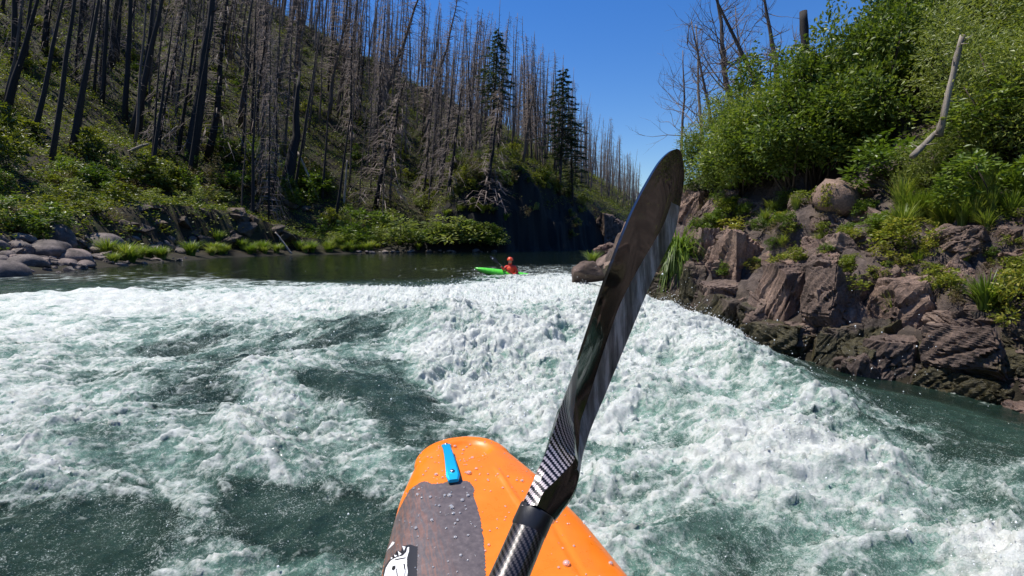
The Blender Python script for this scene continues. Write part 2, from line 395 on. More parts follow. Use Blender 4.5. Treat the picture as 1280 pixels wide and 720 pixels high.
# ------------------------------------------------------------------ the water
FOAM = [(500,325,0),(650,325,.05),(300,330,0),(400,322,0),(700,325,.1),(722,337,.45),(580,325,0),
 (20,353,.15),(130,352,.15),(240,350,.55),(300,352,.5),(180,352,.3),(400,345,0),(480,345,.05),(545,347,.15),(600,348,.6),(640,352,.95),(700,348,.85),(740,370,.75),
 (50,370,.8),(150,372,1),(300,372,.9),(450,365,.85),(550,362,.95),(700,372,.95),(370,362,.7),
 (30,400,.75),(120,400,.65),(200,400,.5),(330,395,.6),(430,390,.85),(520,400,.85),(600,400,.95),(650,410,.65),(700,400,.8),(760,400,.85),(860,430,.85),(820,410,.85),
 (60,440,.62),(160,445,.5),(250,430,.35),(310,440,.28),(380,450,.6),(450,440,.32),(490,430,.2),(535,430,.9),(600,450,.95),(660,455,.8),(700,450,.85),(850,460,.75),(890,490,.6),(950,470,.7),(1020,490,.4),(1100,480,0),(900,440,.7),(960,445,.2),(1030,462,0),
 (60,500,.65),(150,500,.5),(240,490,.3),(330,500,.75),(400,510,.65),(450,480,.08),(520,490,.08),(560,510,.2),(590,490,.85),(640,500,.9),(680,520,.6),(780,500,.75),(840,520,.45),(900,510,.7),(1000,510,.6),(1080,520,.55),(1150,500,.05),(1250,520,0),(1200,545,.05),(1140,545,.45),
 (50,570,.7),(150,570,.35),(250,560,.4),(340,545,.6),(400,540,.5),(450,550,.5),(480,570,.35),(600,530,.1),(780,560,.55),(850,575,.5),(920,570,.75),(1000,570,.8),(1040,600,.5),(1100,570,.75),(1180,580,.55),(1250,575,.1),
 (50,620,.15),(150,620,.1),(250,640,.45),(350,610,.1),(450,610,.1),(760,640,.6),(850,640,.4),(950,630,.45),(1030,630,.7),(1130,620,.7),(1200,620,.75),(1250,660,.9),(1275,610,.5),(1235,605,.6),
 (50,700,.2),(150,690,.15),(250,690,.4),(350,700,.55),(420,700,.5),(820,700,.55),(900,700,.35),(1000,700,.4),(1100,690,.45),(1220,700,.7),
 (-80,380,.7),(-80,500,.6),(-80,650,.3),(1360,700,.9),(1360,620,.3),(1360,540,0),(200,800,.4),(800,800,.6),(1200,800,.7),(640,900,.6),(500,760,.5)]
FP = []
for px, py, v in FOAM:
    P = on_z(px, py, 0.22 if py > 345 else 0.0); FP.append((P[0] / P[1], math.log(P[1]), v))
FP = np.array(FP)
def foam_density(x, y):
    yy = np.maximum(y, 0.9); u = x / yy; v = np.log(yy)
    wx = 0.05 * fbm(x * .9, y * .9, 3, 61); wv = 0.07 * fbm(x * .9 + 9, y * .9, 3, 62)
    num = np.zeros(x.shape); den = np.full(x.shape, 1e-4)
    for a, b, f in FP:
        w = np.exp(-(((u + wx - a) / .075) ** 2 + ((v + wv - b) / .085) ** 2)) + 1e-3 * np.exp(-(((u - a) / .4) ** 2 + ((v - b) / .4) ** 2))
        num += w * f; den += w
    return num / den
SWELL = [  # crest from, crest to, height, half width towards the camera, half width away
 ((-0.6, 6.7), (0.9, 6.5), .36, 1.3, 2.6), ((1.5, 7.2), (2.3, 8.6), .16, 1.2, 2.0),
 ((-11, 13.5), (-1.5, 12.0), .10, 1.2, 2.0), ((-1.0, 13.5), (1.6, 15), .04, 1.5, 3),
 ((-4.6, 7.6), (-1.4, 6.6), .22, .7, 1.2), ((-3.6, 4.9), (-1.1, 4.4), .22, .5, .8), ((-2.9, 3.5), (-1.6, 3.15), .14, .4, .6),
 ((2.2, 7.0), (2.3, 4.6), .14, .45, .8), ((2.3, 4.6), (2.75, 2.6), .20, .4, .8), ((1.2, 4.2), (1.9, 2.9), .18, .4, .6),
 ((-.6, 20.5), (1.5, 21.5), .10, 1.0, 2.0)]
def water(x, y, D):
    calm = sstep(14, 22, y) * .92
    dr, _, _ = poly_dist(x, y, RB)
    eddy = np.clip(1 - sstep(.5, 1.2, dr) , 0, 1) * (y < 11)
    turb = np.clip((0.35 + .75 * D) * (1 - calm), 0.035, 1) * (1 - .75 * eddy)
    wx = x + .35 * fbm(x * .7, y * .7, 2, 71); wy = y + .35 * fbm(x * .7 + 4, y * .7, 2, 72)
    h = np.zeros(x.shape)
    for a, b, hh, wn_, wf in SWELL:
        ax, ay = a; bx, by = b; dx, dy = bx - ax, by - ay; L = math.hypot(dx, dy)
        q = ((wx - ax) * dx + (wy - ay) * dy) / L; over = np.maximum(np.maximum(-q, q - L), 0)
        pd = (dx * (wy - ay) - dy * (wx - ax)) / L
        w = wn_ + (wf - wn_) * sstep(-.5 * wn_, .5 * wn_, pd); h = h + hh * np.exp(-(pd / w) ** 2 - (over / (.5 * (wn_ + wf))) ** 2)
    h = h - .14 * np.exp(-(((x + .55) / .7) ** 2 + ((y - 4.6) / .6) ** 2))
    h = h + .16 * np.exp(-((x / 1.2) ** 2 + ((y - .6) / 1.6) ** 2))
    c, s_ = math.cos(.5), math.sin(.5)
    rx, ry = wx * c + wy * s_, -wx * s_ + wy * c
    h = h + turb * (.12 * fbm(rx * .55, ry * 1.0, 2, 41) + .085 * ridge(rx * .9, ry * 1.9, 2, 42) + .055 * ridge(wx * 2.2, wy * 3.8, 2, 43) + .026 * ridge(wx * 6, wy * 9.5, 2, 44) + .019 * ridge(x * 15 + perlin(x * 4, y * 4, 48), y * 26, 2, 45) - .03)
    h = h + (.014 * fbm(x * .8, y * 1.2, 2, 46) + .004 * fbm(x * 3, y * 5, 2, 47)) * sstep(2, 8, dr + 3)
    # where foam actually lies: streaks and cells broken up by the flow
    n1 = fbm(wx * 1.1, wy * 1.5, 3, 51); n2 = ridge(wx * 2.2 + n1, wy * 2.8 - n1, 3, 52) ; n3 = fbm(wx * 9, wy * 11, 3, 53); n4 = ridge(wx * 5.5 + n3 * .6, wy * 7 + n3 * .6, 2, 54)
    lace = ridge(wx * 12 + n3 * 1.2, wy * 16, 2, 57); n5 = ridge(rx * 1.3 + n1, ry * 4.2, 2, 58)
    f = D * 1.15 - .52 + .46 * n1 + .30 * (n2 - .35) + .28 * n3 + .26 * (n4 - .3) + .30 * (lace - .3) + .26 * (n5 - .3)
    f = f * sstep(.02, .18, D)
    far = sstep(20, 40, y); f = f * (1 - far * .6)
    foam = sstep(-.02, .75, f)
    aer = sstep(.08, .85, D + .35 * n1 + .05) * (1 - .9 * eddy) * (1 - .7 * sstep(14, 20, y))              # air mixed into the water near the foam
    lump = ridge(wx * 2.4, wy * 3.6, 2, 81) * .07 + ridge(wx * 6 + n3, wy * 8.5 - n3, 2, 82) * .045 + (ridge(wx * 14 + n3 * 2, wy * 20, 2, 83) * .016 + np.maximum(perlin(x * 36 + n3 * 3, y * 42, 84), 0) ** 1.5 * .018) * (1 - .7 * sstep(5, 12, y)) + .02
    h = h + foam * lump * (0.35 + .55 * sstep(.4, 1.0, D)) * (1 - .5 * far) 
    shore = 1 - sstep(0, .5, dr)
    return h * (1 - .6 * shore), foam, aer, D, turb
wxs = spaced(-75, 130, -3.2, 4.4, 0.0135, 0.011, 1.2); wys = spaced(-70, 175, 1.1, 6.5, 0.0135, 0.0125, 1.2)
print('water grid', len(wxs), len(wys))
X, Y = np.meshgrid(wxs, wys); X = X.ravel(); Y = Y.ravel()
cxi = np.append(np.arange(0, len(wxs) - 1, 4), len(wxs) - 1); cyi = np.append(np.arange(0, len(wys) - 1, 4), len(wys) - 1)
CX, CY = np.meshgrid(wxs[cxi], wys[cyi]); DC = foam_density(CX.ravel(), CY.ravel()).reshape(CX.shape)
DX = np.array([np.interp(wxs, wxs[cxi], r) for r in DC]); D0 = np.empty((len(wys), len(wxs)))
jj = np.clip(np.searchsorted(wys[cyi], wys, side='right') - 1, 0, len(cyi) - 2); bb_ = ((wys - wys[cyi][jj]) / (wys[cyi][jj + 1] - wys[cyi][jj]))[:, None]
D0 = (DX[jj] * (1 - bb_) + DX[jj + 1] * bb_).ravel()
WZ, WF, WA, WD, WT = water(X, Y, D0)
# crests lean forwards a little
XO = X + WF * .03 * fbm(X * 9, Y * 9, 2, 96); YO = Y - WF * .05 * np.abs(fbm(X * 8, Y * 8, 2, 97))
def water_mat():
    m, n, l, p = new_mat('whitewater')
    geo = N(n, 'ShaderNodeNewGeometry'); pos = geo.outputs['Position']
    fa = N(n, 'ShaderNodeAttribute', attribute_name='foam').outputs['Fac']; aa = N(n, 'ShaderNodeAttribute', attribute_name='aer').outputs['Fac']
    t1 = N(n, 'ShaderNodeTexNoise', i_Scale=34.0, i_Detail=6.0, i_Roughness=0.75); l.new(pos, t1.inputs['Vector'])
    t2 = N(n, 'ShaderNodeTexNoise', i_Scale=5.0, i_Detail=6.0, i_Roughness=0.65, i_Distortion=0.8); l.new(pos, t2.inputs['Vector'])
    t3 = N(n, 'ShaderNodeTexNoise', i_Scale=130.0, i_Detail=3.0, i_Roughness=0.7); l.new(pos, t3.inputs['Vector'])
    # foam coverage with fine broken edge
    k = math_(n, l, 'ADD', math_(n, l, 'MULTIPLY', math_(n, l, 'SUBTRACT', t1.outputs[0], .5), 1.9), math_(n, l, 'MULTIPLY', math_(n, l, 'SUBTRACT', t2.outputs[0], .5), 1.6))
    k = math_(n, l, 'MULTIPLY', k, math_(n, l, 'ADD', math_(n, l, 'MULTIPLY', aa, 1.5), .22, clamp=True))
    mp = N(n, 'ShaderNodeMapping'); mp.inputs['Rotation'].default_value = (0, 0, .45); mp.inputs['Scale'].default_value = (2.2, 13, 6); l.new(pos, mp.inputs[0])
    t4 = N(n, 'ShaderNodeTexNoise', i_Scale=1.6, i_Detail=6.0, i_Roughness=0.62, i_Distortion=1.2); l.new(mp.outputs[0], t4.inputs['Vector'])
    k = math_(n, l, 'ADD', k, math_(n, l, 'MULTIPLY', math_(n, l, 'MULTIPLY', math_(n, l, 'SUBTRACT', t4.outputs[0], .5), 1.5), math_(n, l, 'ADD', aa, .1, clamp=True)))
    k = math_(n, l, 'ADD', k, fa)
    cov = ramp(n, [(0.08, (0, 0, 0)), (0.34, (.42,) * 3), (0.56, (.72,) * 3), (0.85, (1, 1, 1))]); l.new(k, cov.inputs[0])
    # bubbles drifting on the dark water, plus ripple highlights painted as white speckle
    ta0 = N(n, 'ShaderNodeAttribute', attribute_name='rough_water').outputs['Fac']
    b = math_(n, l, 'ADD', math_(n, l, 'SUBTRACT', t3.outputs[0], .155), math_(n, l, 'MULTIPLY', ta0, .30)); b = math_(n, l, 'ADD', b, math_(n, l, 'MULTIPLY', math_(n, l, 'SUBTRACT', t1.outputs[0], .5), .45)); b = math_(n, l, 'ADD', b, math_(n, l, 'MULTIPLY', math_(n, l, 'SUBTRACT', t2.outputs[0], .5), .35))
    br = ramp(n, [(0.60, (0, 0, 0)), (0.72, (1, 1, 1))]); l.new(b, br.inputs[0])
    cover = math_(n, l, 'MAXIMUM', cov.outputs[0], math_(n, l, 'MULTIPLY', br.outputs[0], .8))
    ta0 = N(n, 'ShaderNodeAttribute', attribute_name='rough_water').outputs['Fac']
    deep = mixc(n, l, t2.outputs[0], (0.007, 0.018, 0.013), (0.040, 0.082, 0.058))
    dm = ramp(n, [(.17, (0, 0, 0)), (.42, (1, 1, 1))]); l.new(ta0, dm.inputs[0]); deep = mixc(n, l, dm.outputs[0], (0.004, 0.009, 0.007), deep)
    aer = mixc(n, l, t2.outputs[0], (0.10, 0.25, 0.185), (0.34, 0.55, 0.45))
    ar = ramp(n, [(0.25, (0, 0, 0)), (1.0, (1, 1, 1))]); l.new(math_(n, l, 'ADD', aa, math_(n, l, 'MULTIPLY', math_(n, l, 'SUBTRACT', t2.outputs[0], .5), .8)), ar.inputs[0])
    body = mixc(n, l, ar.outputs[0], deep, aer)
    l.new(body, p.inputs['Base Color']); p.inputs['Roughness'].default_value = .06; p.inputs['IOR'].default_value = 1.33
    hb = bump(n, l, t2.outputs[0], .5, .06); hb = bump(n, l, t1.outputs[0], .6, .03, hb); hb = bump(n, l, t3.outputs[0], .6, .006, hb)
    l.new(hb, p.inputs['Normal'])
    ta = N(n, 'ShaderNodeAttribute', attribute_name='rough_water').outputs['Fac']
    for nd in n:
        if nd.type == 'BUMP': l.new(math_(n, l, 'MULTIPLY', ta, 1.3, clamp=True), nd.inputs['Strength'])
    f = N(n, 'ShaderNodeBsdfPrincipled'); f.inputs['Roughness'].default_value = .55
    f.inputs['Specular IOR Level'].default_value = .5
    fc = ramp(n, [(0.34, (.20, .28, .235)), (0.47, (.38, .435, .39)), (.60, (.55, .57, .53)), (.74, (.70, .705, .67))])
    l.new(math_(n, l, 'ADD', math_(n, l, 'MULTIPLY', t1.outputs[0], .5), math_(n, l, 'ADD', math_(n, l, 'MULTIPLY', t2.outputs[0], .35), math_(n, l, 'MULTIPLY', fa, .16))), fc.inputs[0]); l.new(fc.outputs[0], f.inputs['Base Color'])
    fb = bump(n, l, t1.outputs[0], .55, .02); fb = bump(n, l, t3.outputs[0], .8, .008, fb); l.new(fb, f.inputs['Normal'])
    ms = N(n, 'ShaderNodeMixShader'); l.new(cover, ms.inputs[0]); l.new(p.outputs[0], ms.inputs[1]); l.new(f.outputs[0], ms.inputs[2])
    l.new(ms.outputs[0], n['Material Output'].inputs[0])
    return m
wmat = water_mat()
river = mk('water', np.stack([XO, YO, WZ], 1), grid_faces(len(wys), len(wxs)), wmat, attrs={'foam': WF, 'aer': WA, 'rough_water': np.clip(.12 + WT, 0, 1)})
tag(river, kind='structure')

# flying spray and froth beads over the white parts of the rapid
foam_bead, n_, l_, p_ = new_mat('spray_bead'); p_.inputs['Base Color'].default_value = (.9, .93, .93, 1); p_.inputs['Roughness'].default_value = .15
def beads(P, rad, k=0):
    o = np.array([(1, 0, 0), (-1, 0, 0), (0, 1, 0), (0, -1, 0), (0, 0, 1), (0, 0, -1)], float)
    f = np.array([(0, 2, 4), (2, 1, 4), (1, 3, 4), (3, 0, 4), (2, 0, 5), (1, 2, 5), (3, 1, 5), (0, 3, 5)])
    V = P[:, None] + o[None] * rad[:, None, None]
    F = f[None] + (np.arange(len(P)) * 6)[:, None, None]
    return V.reshape(-1, 3), F.reshape(-1, 3)
sel = (X > -9) & (X < 4.2) & (Y > 1.5) & (Y < 16)
cand = np.nonzero(sel)[0]
wgt = (WF[cand] ** 2) * (WD[cand] ** 3) * (Y[cand] ** .3) + .012
wgt *= np.hypot(X[cand], Y[cand]) > 1.2
pick = rng.choice(cand, 30000, p=wgt / wgt.sum())
PP = np.stack([X[pick], Y[pick], WZ[pick]], 1) + rng.normal(0, .012, (len(pick), 3))
hh = rng.exponential(.022, len(pick)) + (rng.random(len(pick)) < .05) * rng.exponential(.11, len(pick))
PP[:, 2] += .004 + hh * (.4 + WD[pick])
rad = np.clip(rng.lognormal(math.log(.0026), .45, len(pick)), .001, .009) * (.7 + .09 * PP[:, 1])
n9 = 900; y9 = rng.uniform(1.3, 6.5, n9); x9 = y9 * rng.uniform(-1.05, .85, n9); keep9 = np.hypot(x9, y9 - .9) > .75
x9, y9 = x9[keep9], y9[keep9]; PP = np.concatenate([PP, np.stack([x9, y9, .28 + rng.exponential(.16, len(x9))], 1)]); rad = np.concatenate([rad, np.clip(rng.lognormal(math.log(.0022), .45, len(x9)), .001, .006) * (.6 + .22 * y9)])
V, F = beads(PP, rad)
spray = mk('spray', V, F, foam_bead); tag(spray, 'white droplets of spray flying up over the breaking rapid', 'spray', kind='stuff')
del X, Y, XO, YO


# ------------------------------------------------------------------ rocks
def rock_mesh(seed, kind):
    r = np.random.default_rng(seed); bm = bmesh.new()
    if kind == 'angular':
        n = r.integers(9, 14)
        P = r.normal(0, 1, (n, 3)); P /= np.abs(P).max(1)[:, None] ** .75 * np.linalg.norm(P, axis=1)[:, None] ** .25
        P *= r.uniform(.75, 1.0, (n, 1))
        vs = [bm.verts.new(p) for p in P]
        res = bmesh.ops.convex_hull(bm, input=vs)
        junk = list({g for g in res['geom_interior'] + res['geom_unused'] if isinstance(g, bmesh.types.BMVert)})
        if junk: bmesh.ops.delete(bm, geom=junk, context='VERTS')
        bmesh.ops.bevel(bm, geom=list(bm.edges), offset=.045, segments=1, affect='EDGES', clamp_overlap=True)
        bmesh.ops.triangulate(bm, faces=bm.faces[:])
        for _ in range(2):
            bmesh.ops.subdivide_edges(bm, edges=[e for e in bm.edges if e.calc_length() > .22], cuts=1, use_grid_fill=True)
            bmesh.ops.triangulate(bm, faces=bm.faces[:])
        amp = .05
    elif kind == 'blocky':
        bmesh.ops.create_cube(bm, size=2)
        for v in bm.verts: v.co = Vector([c * r.uniform(.58, 1.0) for c in v.co])
        for q in range(r.integers(5, 9)):
            d = r.normal(0, 1, 3); d /= np.linalg.norm(d)
            res = bmesh.ops.bisect_plane(bm, geom=bm.verts[:] + bm.edges[:] + bm.faces[:], plane_co=d * r.uniform(.62, 1.0), plane_no=d, clear_outer=True)
            ed = [e for e in res['geom_cut'] if isinstance(e, bmesh.types.BMEdge)]
            if len(ed) > 2: bmesh.ops.holes_fill(bm, edges=ed, sides=0)
        bmesh.ops.bevel(bm, geom=list(bm.edges), offset=.05, segments=2, affect='EDGES', clamp_overlap=True)
        bmesh.ops.triangulate(bm, faces=bm.faces[:])
        for _ in range(4):
            bmesh.ops.subdivide_edges(bm, edges=[e for e in bm.edges if e.calc_length() > .085], cuts=1, use_grid_fill=True)
            bmesh.ops.triangulate(bm, faces=bm.faces[:])
        amp = .07
    else:
        bmesh.ops.create_icosphere(bm, subdivisions=3, radius=1)
        amp = .20
    off = r.uniform(0, 50, 3)
    co = np.array([v.co[:] for v in bm.verts])
    d = fbm(co[:, 0] * (1.8 if kind == 'angular' else .9) + off[0] + co[:, 2] * .7, co[:, 1] * (1.8 if kind == 'angular' else .9) + off[1] - co[:, 2] * .6, 3, 7)
    if kind != 'round': d = d + .6 * fbm(co[:, 0] * 5 + off[2], co[:, 1] * 5 + co[:, 2] * 4, 2, 9)
    if kind == 'blocky':   # stepped fractures
        f1, f2, idv = worley(co[:, 0] * 1.5 + co[:, 2] * .35 + off[0], co[:, 2] * 1.3 + co[:, 1] * 1.4 + off[1], seed)
        d = d + (idv - .5) * 1.3 - .9 * (1 - sstep(0, .07, f2 - f1))
    nn = co / (np.linalg.norm(co, axis=1)[:, None] + 1e-6)
    co = co + nn * d[:, None] * amp * 2
    for v, c in zip(bm.verts, co): v.co = c
    me = bpy.data.meshes.new(kind + '_rock'); bm.to_mesh(me); bm.free()
    if kind == 'round': me.polygons.foreach_set('use_smooth', [True] * len(me.polygons))
    return me
ANG = [rock_mesh(100 + i, 'angular') for i in range(14)]
BLK = [rock_mesh(300 + i, 'blocky') for i in range(18)]
RND = [rock_mesh(200 + i, 'round') for i in range(8)]
def rock(name, me, mat, loc, scale, rot, label, group=None, cat='rock'):
    key = me.name + mat.name
    if key not in bpy.data.meshes:
        m2 = me.copy(); m2.name = key; m2.materials.clear(); m2.materials.append(mat)
    o = bpy.data.objects.new(name, bpy.data.meshes[key]); C.objects.link(o)
    o.location = loc; o.scale = scale; o.rotation_euler = rot
    return tag(o, label, cat, group)
def rock_px(px, py, w, h, mat, label, kind='ang', name='basalt_block', group=None, sink=.35, depth=None, rot=None):
    P = hit(px, py) if depth is None else at(px, py, depth)
    if P is None: return
    s = P[1] / 640.0; sw, sh = w * s / 2, h * s / 2
    me = random.choice(ANG if kind == 'ang' else BLK if kind == 'block' else RND)
    rz = random.uniform(-3.1, 3.1) if kind != 'block' else random.gauss(.35, .45) + random.choice([0, math.pi])
    P = P + np.array([P[0], P[1], 0]) / math.hypot(P[0], P[1]) * sink * sw
    a = abs(math.cos(rz)); 
    return rock(name, me, mat, P, (sw * random.uniform(.95, 1.15), sw * random.uniform(.85, 1.2), sh * 1.05),
                rot or (random.gauss(0, .2), random.gauss(0, .22), rz), label, group)
# single rocks one can point to
rock_px(1043, 250, 50, 44, boulder_m, 'large smooth rounded brown boulder perched on the crest of the right rock bank', 'round', 'boulder', sink=.2, rot=(.1, .35, .4))
rock_px(735, 346, 46, 40, basalt, 'dark squared boulder standing in the water left of the paddle blade', depth=16.3, name='boulder', sink=0)
rock_px(832, 398, 90, 44, basalt_mossy, 'low wet dark slab at the waterline under the hanging grass clump', name='rock_slab', depth=9.6, sink=.1, rot=(.1, .05, .3))
named = [(888, 318, 62, 84, 'split upright basalt block right of the hanging grass clump', basalt),
 (925, 335, 72, 90, 'tall flat faced basalt block above the mossy foot of the wall', basalt),
 (915, 405, 110, 75, 'olive and gold moss covered rock where the white water meets the wall', basalt_mossy),
 (868, 370, 40, 90, 'narrow rock face stained orange with lichen beside the hanging grass', basalt_mossy),
 (985, 375, 85, 100, 'broad brown basalt face in the middle of the right bank wall', basalt),
 (985, 425, 90, 60, 'moss draped rock low on the wall left of the dark crevice', basalt_mossy),
 (1045, 385, 78, 110, 'tall fractured basalt block just left of the dark vertical crevice', basalt),
 (1050, 440, 60, 60, 'ochre stained rock at the foot of the wall beside the dark crevice', basalt_mossy),
 (1135, 395, 95, 110, 'pinkish brown rock face below the upright grass tuft', basalt),
 (1125, 450, 70, 60, 'pale pink rock at the waterline right of the crevice', basalt),
 (1215, 445, 110, 90, 'big dark purple brown block above the waterline at the right edge', basalt),
 (1240, 500, 90, 60, 'black wet rock at the waterline in the lower right bank', basalt_mossy),
 (1180, 480, 80, 60, 'brown gravelly mossy rock by the eddy on the right', basalt_mossy),
 (765, 300, 50, 60, 'pinkish rock outcrop left of the paddle blade', basalt),
 (905, 258, 50, 50, 'blocky rock on the skyline under the left end of the bushes', basalt),
 (873, 262, 56, 56, 'reddish angular rock at the top left of the bank beside the blade tip', basalt),
 (1030, 345, 60, 46, 'flat topped rock ledge below the yellow flowers', basalt),
 (1200, 300, 70, 40, 'stack of flat slabs under the tall grass on the right slope', basalt)]
for px, py, w, h, lb, mt in named:
    rock_px(px, py, w * .92, h * 1.0, mt, lb, 'block', sink=.34, rot=(random.gauss(0, .07), random.gauss(0, .09), random.gauss(.3, .3)))
# the rest of the packed wall
G1 = 'angular basalt blocks packed in the right bank wall'; cnt = 0
while cnt < 250:
    px = random.uniform(752, 1330); top = np.interp(px, [752, 860, 1000, 1330], [285, 238, 232, 275]); bot = np.interp(px, [752, 800, 870, 1000, 1330], [345, 400, 425, 462, 540])
    py = random.uniform(top, bot); P = hit(px, py)
    if P is None or P[1] > 45: continue
    w = random.choice([12, 16, 22, 28, 36, 44]) * random.uniform(.8, 1.2) * (1.35 if py > 330 and px > 860 else 1); low = P[2] < .65
    s = P[1] / 640 * w / 2
    rock_px(px, py, w, w * random.uniform(.6, 1.25), basalt_mossy if (low and random.random() < .65) else basalt,
            'angular purple brown basalt block wedged among its neighbours in the right bank wall', kind=random.choice(['block', 'ang']), group=G1, sink=.5)
    cnt += 1
RB_ = MB()
for q in range(1500):
    px = random.uniform(752, 1330); py = random.uniform(np.interp(px, [752, 860, 1000, 1330], [285, 238, 232, 275]), np.interp(px, [752, 800, 870, 1000, 1330], [340, 390, 410, 445, 500]))
    P = hit(px, py)
    if P is None or P[1] > 40: continue
    me = random.choice(ANG); co = np.empty(len(me.vertices) * 3); me.vertices.foreach_get('co', co); co = co.reshape(-1, 3)
    fs = np.array([p.vertices[:] for p in me.polygons]); a = random.uniform(0, 6.3); sz = random.uniform(.015, .06) * random.uniform(.5, 1.3)
    M = np.array([[math.cos(a), -math.sin(a), 0], [math.sin(a), math.cos(a), 0], [.2, .1, 1]]); RB_.add((co * [1, .8, random.uniform(.4, .8)]) @ M.T * sz + P, fs)
tag(RB_.build('rubble', basalt, smooth=False), 'small broken rock rubble lying between the blocks of the right bank', 'rubble', kind='stuff')
# cobbles on the left shore
G2 = 'rounded river cobbles along the left shore'
cob = [(55, 318, 62, 40, 'pale pinkish cobble leaning up among the stones at the far left'), (88, 326, 50, 34, 'flat topped grey pink cobble in the front row of the left shore'),
       (125, 306, 62, 34, 'largest long grey cobble lying behind the left shore stones'), (6, 345, 60, 50, 'dark wet rock cut by the left edge at the waterline'),
       (75, 300, 44, 50, 'dark upright stone behind the front cobbles on the left'), (35, 330, 50, 30, 'wet reddish cobble low at the water on the far left'),
       (28, 300, 34, 18, 'small flat pale cobble at the left end of the stones')]
for px, py, w, h, lb in cob: rock_px(px, py, w * .8, h * .8, cobble_m, lb, 'round', 'river_cobble', sink=0, rot=(random.uniform(-.2, .2), random.uniform(-.5, .1), random.uniform(0, 3)))
cnt = 0
while cnt < 190:
    px = random.uniform(-25, 245) ** 1.0; py = random.uniform(298, np.interp(px, [0, 120, 245], [344, 342, 324]))
    P = hit(px, py)
    if P is None or P[2] < -.1: continue
    w = random.choice([6, 8, 11, 15, 20, 24]) * random.uniform(.8, 1.2) * (1 if px < 140 else .55)
    rock_px(px, py, w, w * random.uniform(.5, .9), cobble_m, 'rounded grey river cobble in the pile on the left shore', random.choice(['round', 'block', 'ang']), 'river_cobble', G2, sink=0); cnt += 1
G3 = 'small stones along the far left waterline'
for i in range(85):
    px = random.uniform(235, 620); P = on_z(px, 317 if px < 420 else 316.5, 0.0)
    t = random.random(); seg = np.interp(px, [235, 330, 420, 520, 620], [50, 60, 66, 70, 76])
    Pw = at(px, 316, seg - random.uniform(1.5, 3.0)); z = 0.0
    dd = seg
    for k in range(40):   # walk out to the shore
        Pw = at(px, 316, dd); 
        if float(land_fast(Pw[0], Pw[1])[0]) > .05: break
        dd += .5
    s = random.uniform(.18, .55)
    rock('shore_stone', random.choice(RND), cobble_m, (Pw[0], Pw[1] + random.uniform(-.6, 1.2), random.uniform(.0, .25)), (s, s, s * .6), (0, 0, random.uniform(0, 3)),
         'small pale stone in the line along the far waterline below the shaded bank', G3)
# rock ledges in the shaded cut bank
G4 = 'mossy rocks in the shaded cut bank'
for i in range(34):
    px = random.uniform(150, 415); py = random.uniform(248, 302); P = hit(px, py)
    if P is None: continue
    w = random.uniform(14, 42)
    rock_px(px, py, w, w * .6, basalt_mossy, 'dark brown mossy rock in the shaded cut bank on the left', group=G4, sink=.3)

# ------------------------------------------------------------------ leaves, shrubs, grass
def leaves(P, size, r, up=.35, outd=None, wid=.5):
    """one folded diamond leaf per point"""
    n = len(P)
    a = r.normal(0, 1, (n, 3)); a[:, 2] = np.abs(a[:, 2]) * .3 - up * .2
    if outd is not None: a = a + outd * 1.4
    a /= np.linalg.norm(a, axis=1)[:, None]
    b = r.normal(0, 1, (n, 3)); b[:, 2] *= .45; b -= (b * a).sum(1)[:, None] * a; b /= np.linalg.norm(b, axis=1)[:, None] + 1e-9
    s = size * r.uniform(.6, 1.3, (n, 1))
    c = P; nrm = np.cross(a, b)
    V = np.stack([c, c + a * s * .5 + b * s * wid * .5 + nrm * s * .06, c + a * s, c + a * s * .5 - b * s * wid * .5 + nrm * s * .06], 1)
    F = np.arange(n * 4).reshape(n, 4)
    tint = np.repeat(r.random(n), 4)
    return V.reshape(-1, 3), F, tint
def shrub_geo(seed, nleaf, size, clumps=26, flat=1.0, wid=.5, stem_k=9):
    """crown about 1 wide and 1 high with its foot at 0"""
    r = np.random.default_rng(seed); cl = []; st = MB()
    for i in range(clumps):
        th = r.uniform(0, 6.28); rr = .40 * math.sqrt(r.random()); z = r.uniform(.12, .95) * (1.12 - rr * 1.1)
        cl.append((rr * math.cos(th) * (1.15 if z < .6 else .9), rr * math.sin(th), z * flat, r.uniform(.07, .17)))
    cl = np.array(cl)
    for i in range(min(stem_k, clumps)):
        c = cl[i]; st.tube([(0.04 * r.normal(), .04 * r.normal(), -.1), (c[0] * .4, c[1] * .4, c[2] * .5), (c[0], c[1], c[2])], [.012, .008, .003], 4)
    w = cl[:, 3] ** 2; k = r.choice(len(cl), nleaf, p=w / w.sum())
    d = r.normal(0, 1, (nleaf, 3)); d /= np.linalg.norm(d, axis=1)[:, None]
    rad = cl[k, 3] * r.random(nleaf) ** .33 * r.uniform(.75, 1.25, nleaf)
    P = cl[k, :3] + d * rad[:, None] * np.array([1, 1, .8])
    # sprays reaching out of the clumps
    ns = nleaf // 7; kk = r.choice(len(cl), ns // 12 + 1); sp = []
    for q in kk:
        dr = r.normal(0, 1, 3); dr[2] = abs(dr[2]) + .4; dr /= np.linalg.norm(dr)
        tt = np.linspace(0, 1, 12)[:, None]; sp.append(cl[q, :3] + dr * (cl[q, 3] * .9 + tt * r.uniform(.08, .2)) + r.normal(0, .006, (12, 3)))
    sp = np.concatenate(sp); P = np.concatenate([P, sp]); od = np.concatenate([d, np.zeros((len(sp), 3))])
    P[:, 2] = np.maximum(P[:, 2], 0.01)
    return leaves(P, size, r, outd=od, wid=wid), st
PROTO = {}
def shrub_proto(key, n, *args, mat=None, stem=None, **kw):
    L = []
    for i in range(n):
        (V, F, t), st = shrub_geo(hash(key) % 1 + 300 + i * 7 + len(key) * 31, *args, **kw)
        a = mk('foliage', V, F, mat, None, False, {'tint': t}, link=False).data
        b = st.build('stem', stem or livebark, link=False).data
        L.append((a, b))
    PROTO[key] = L
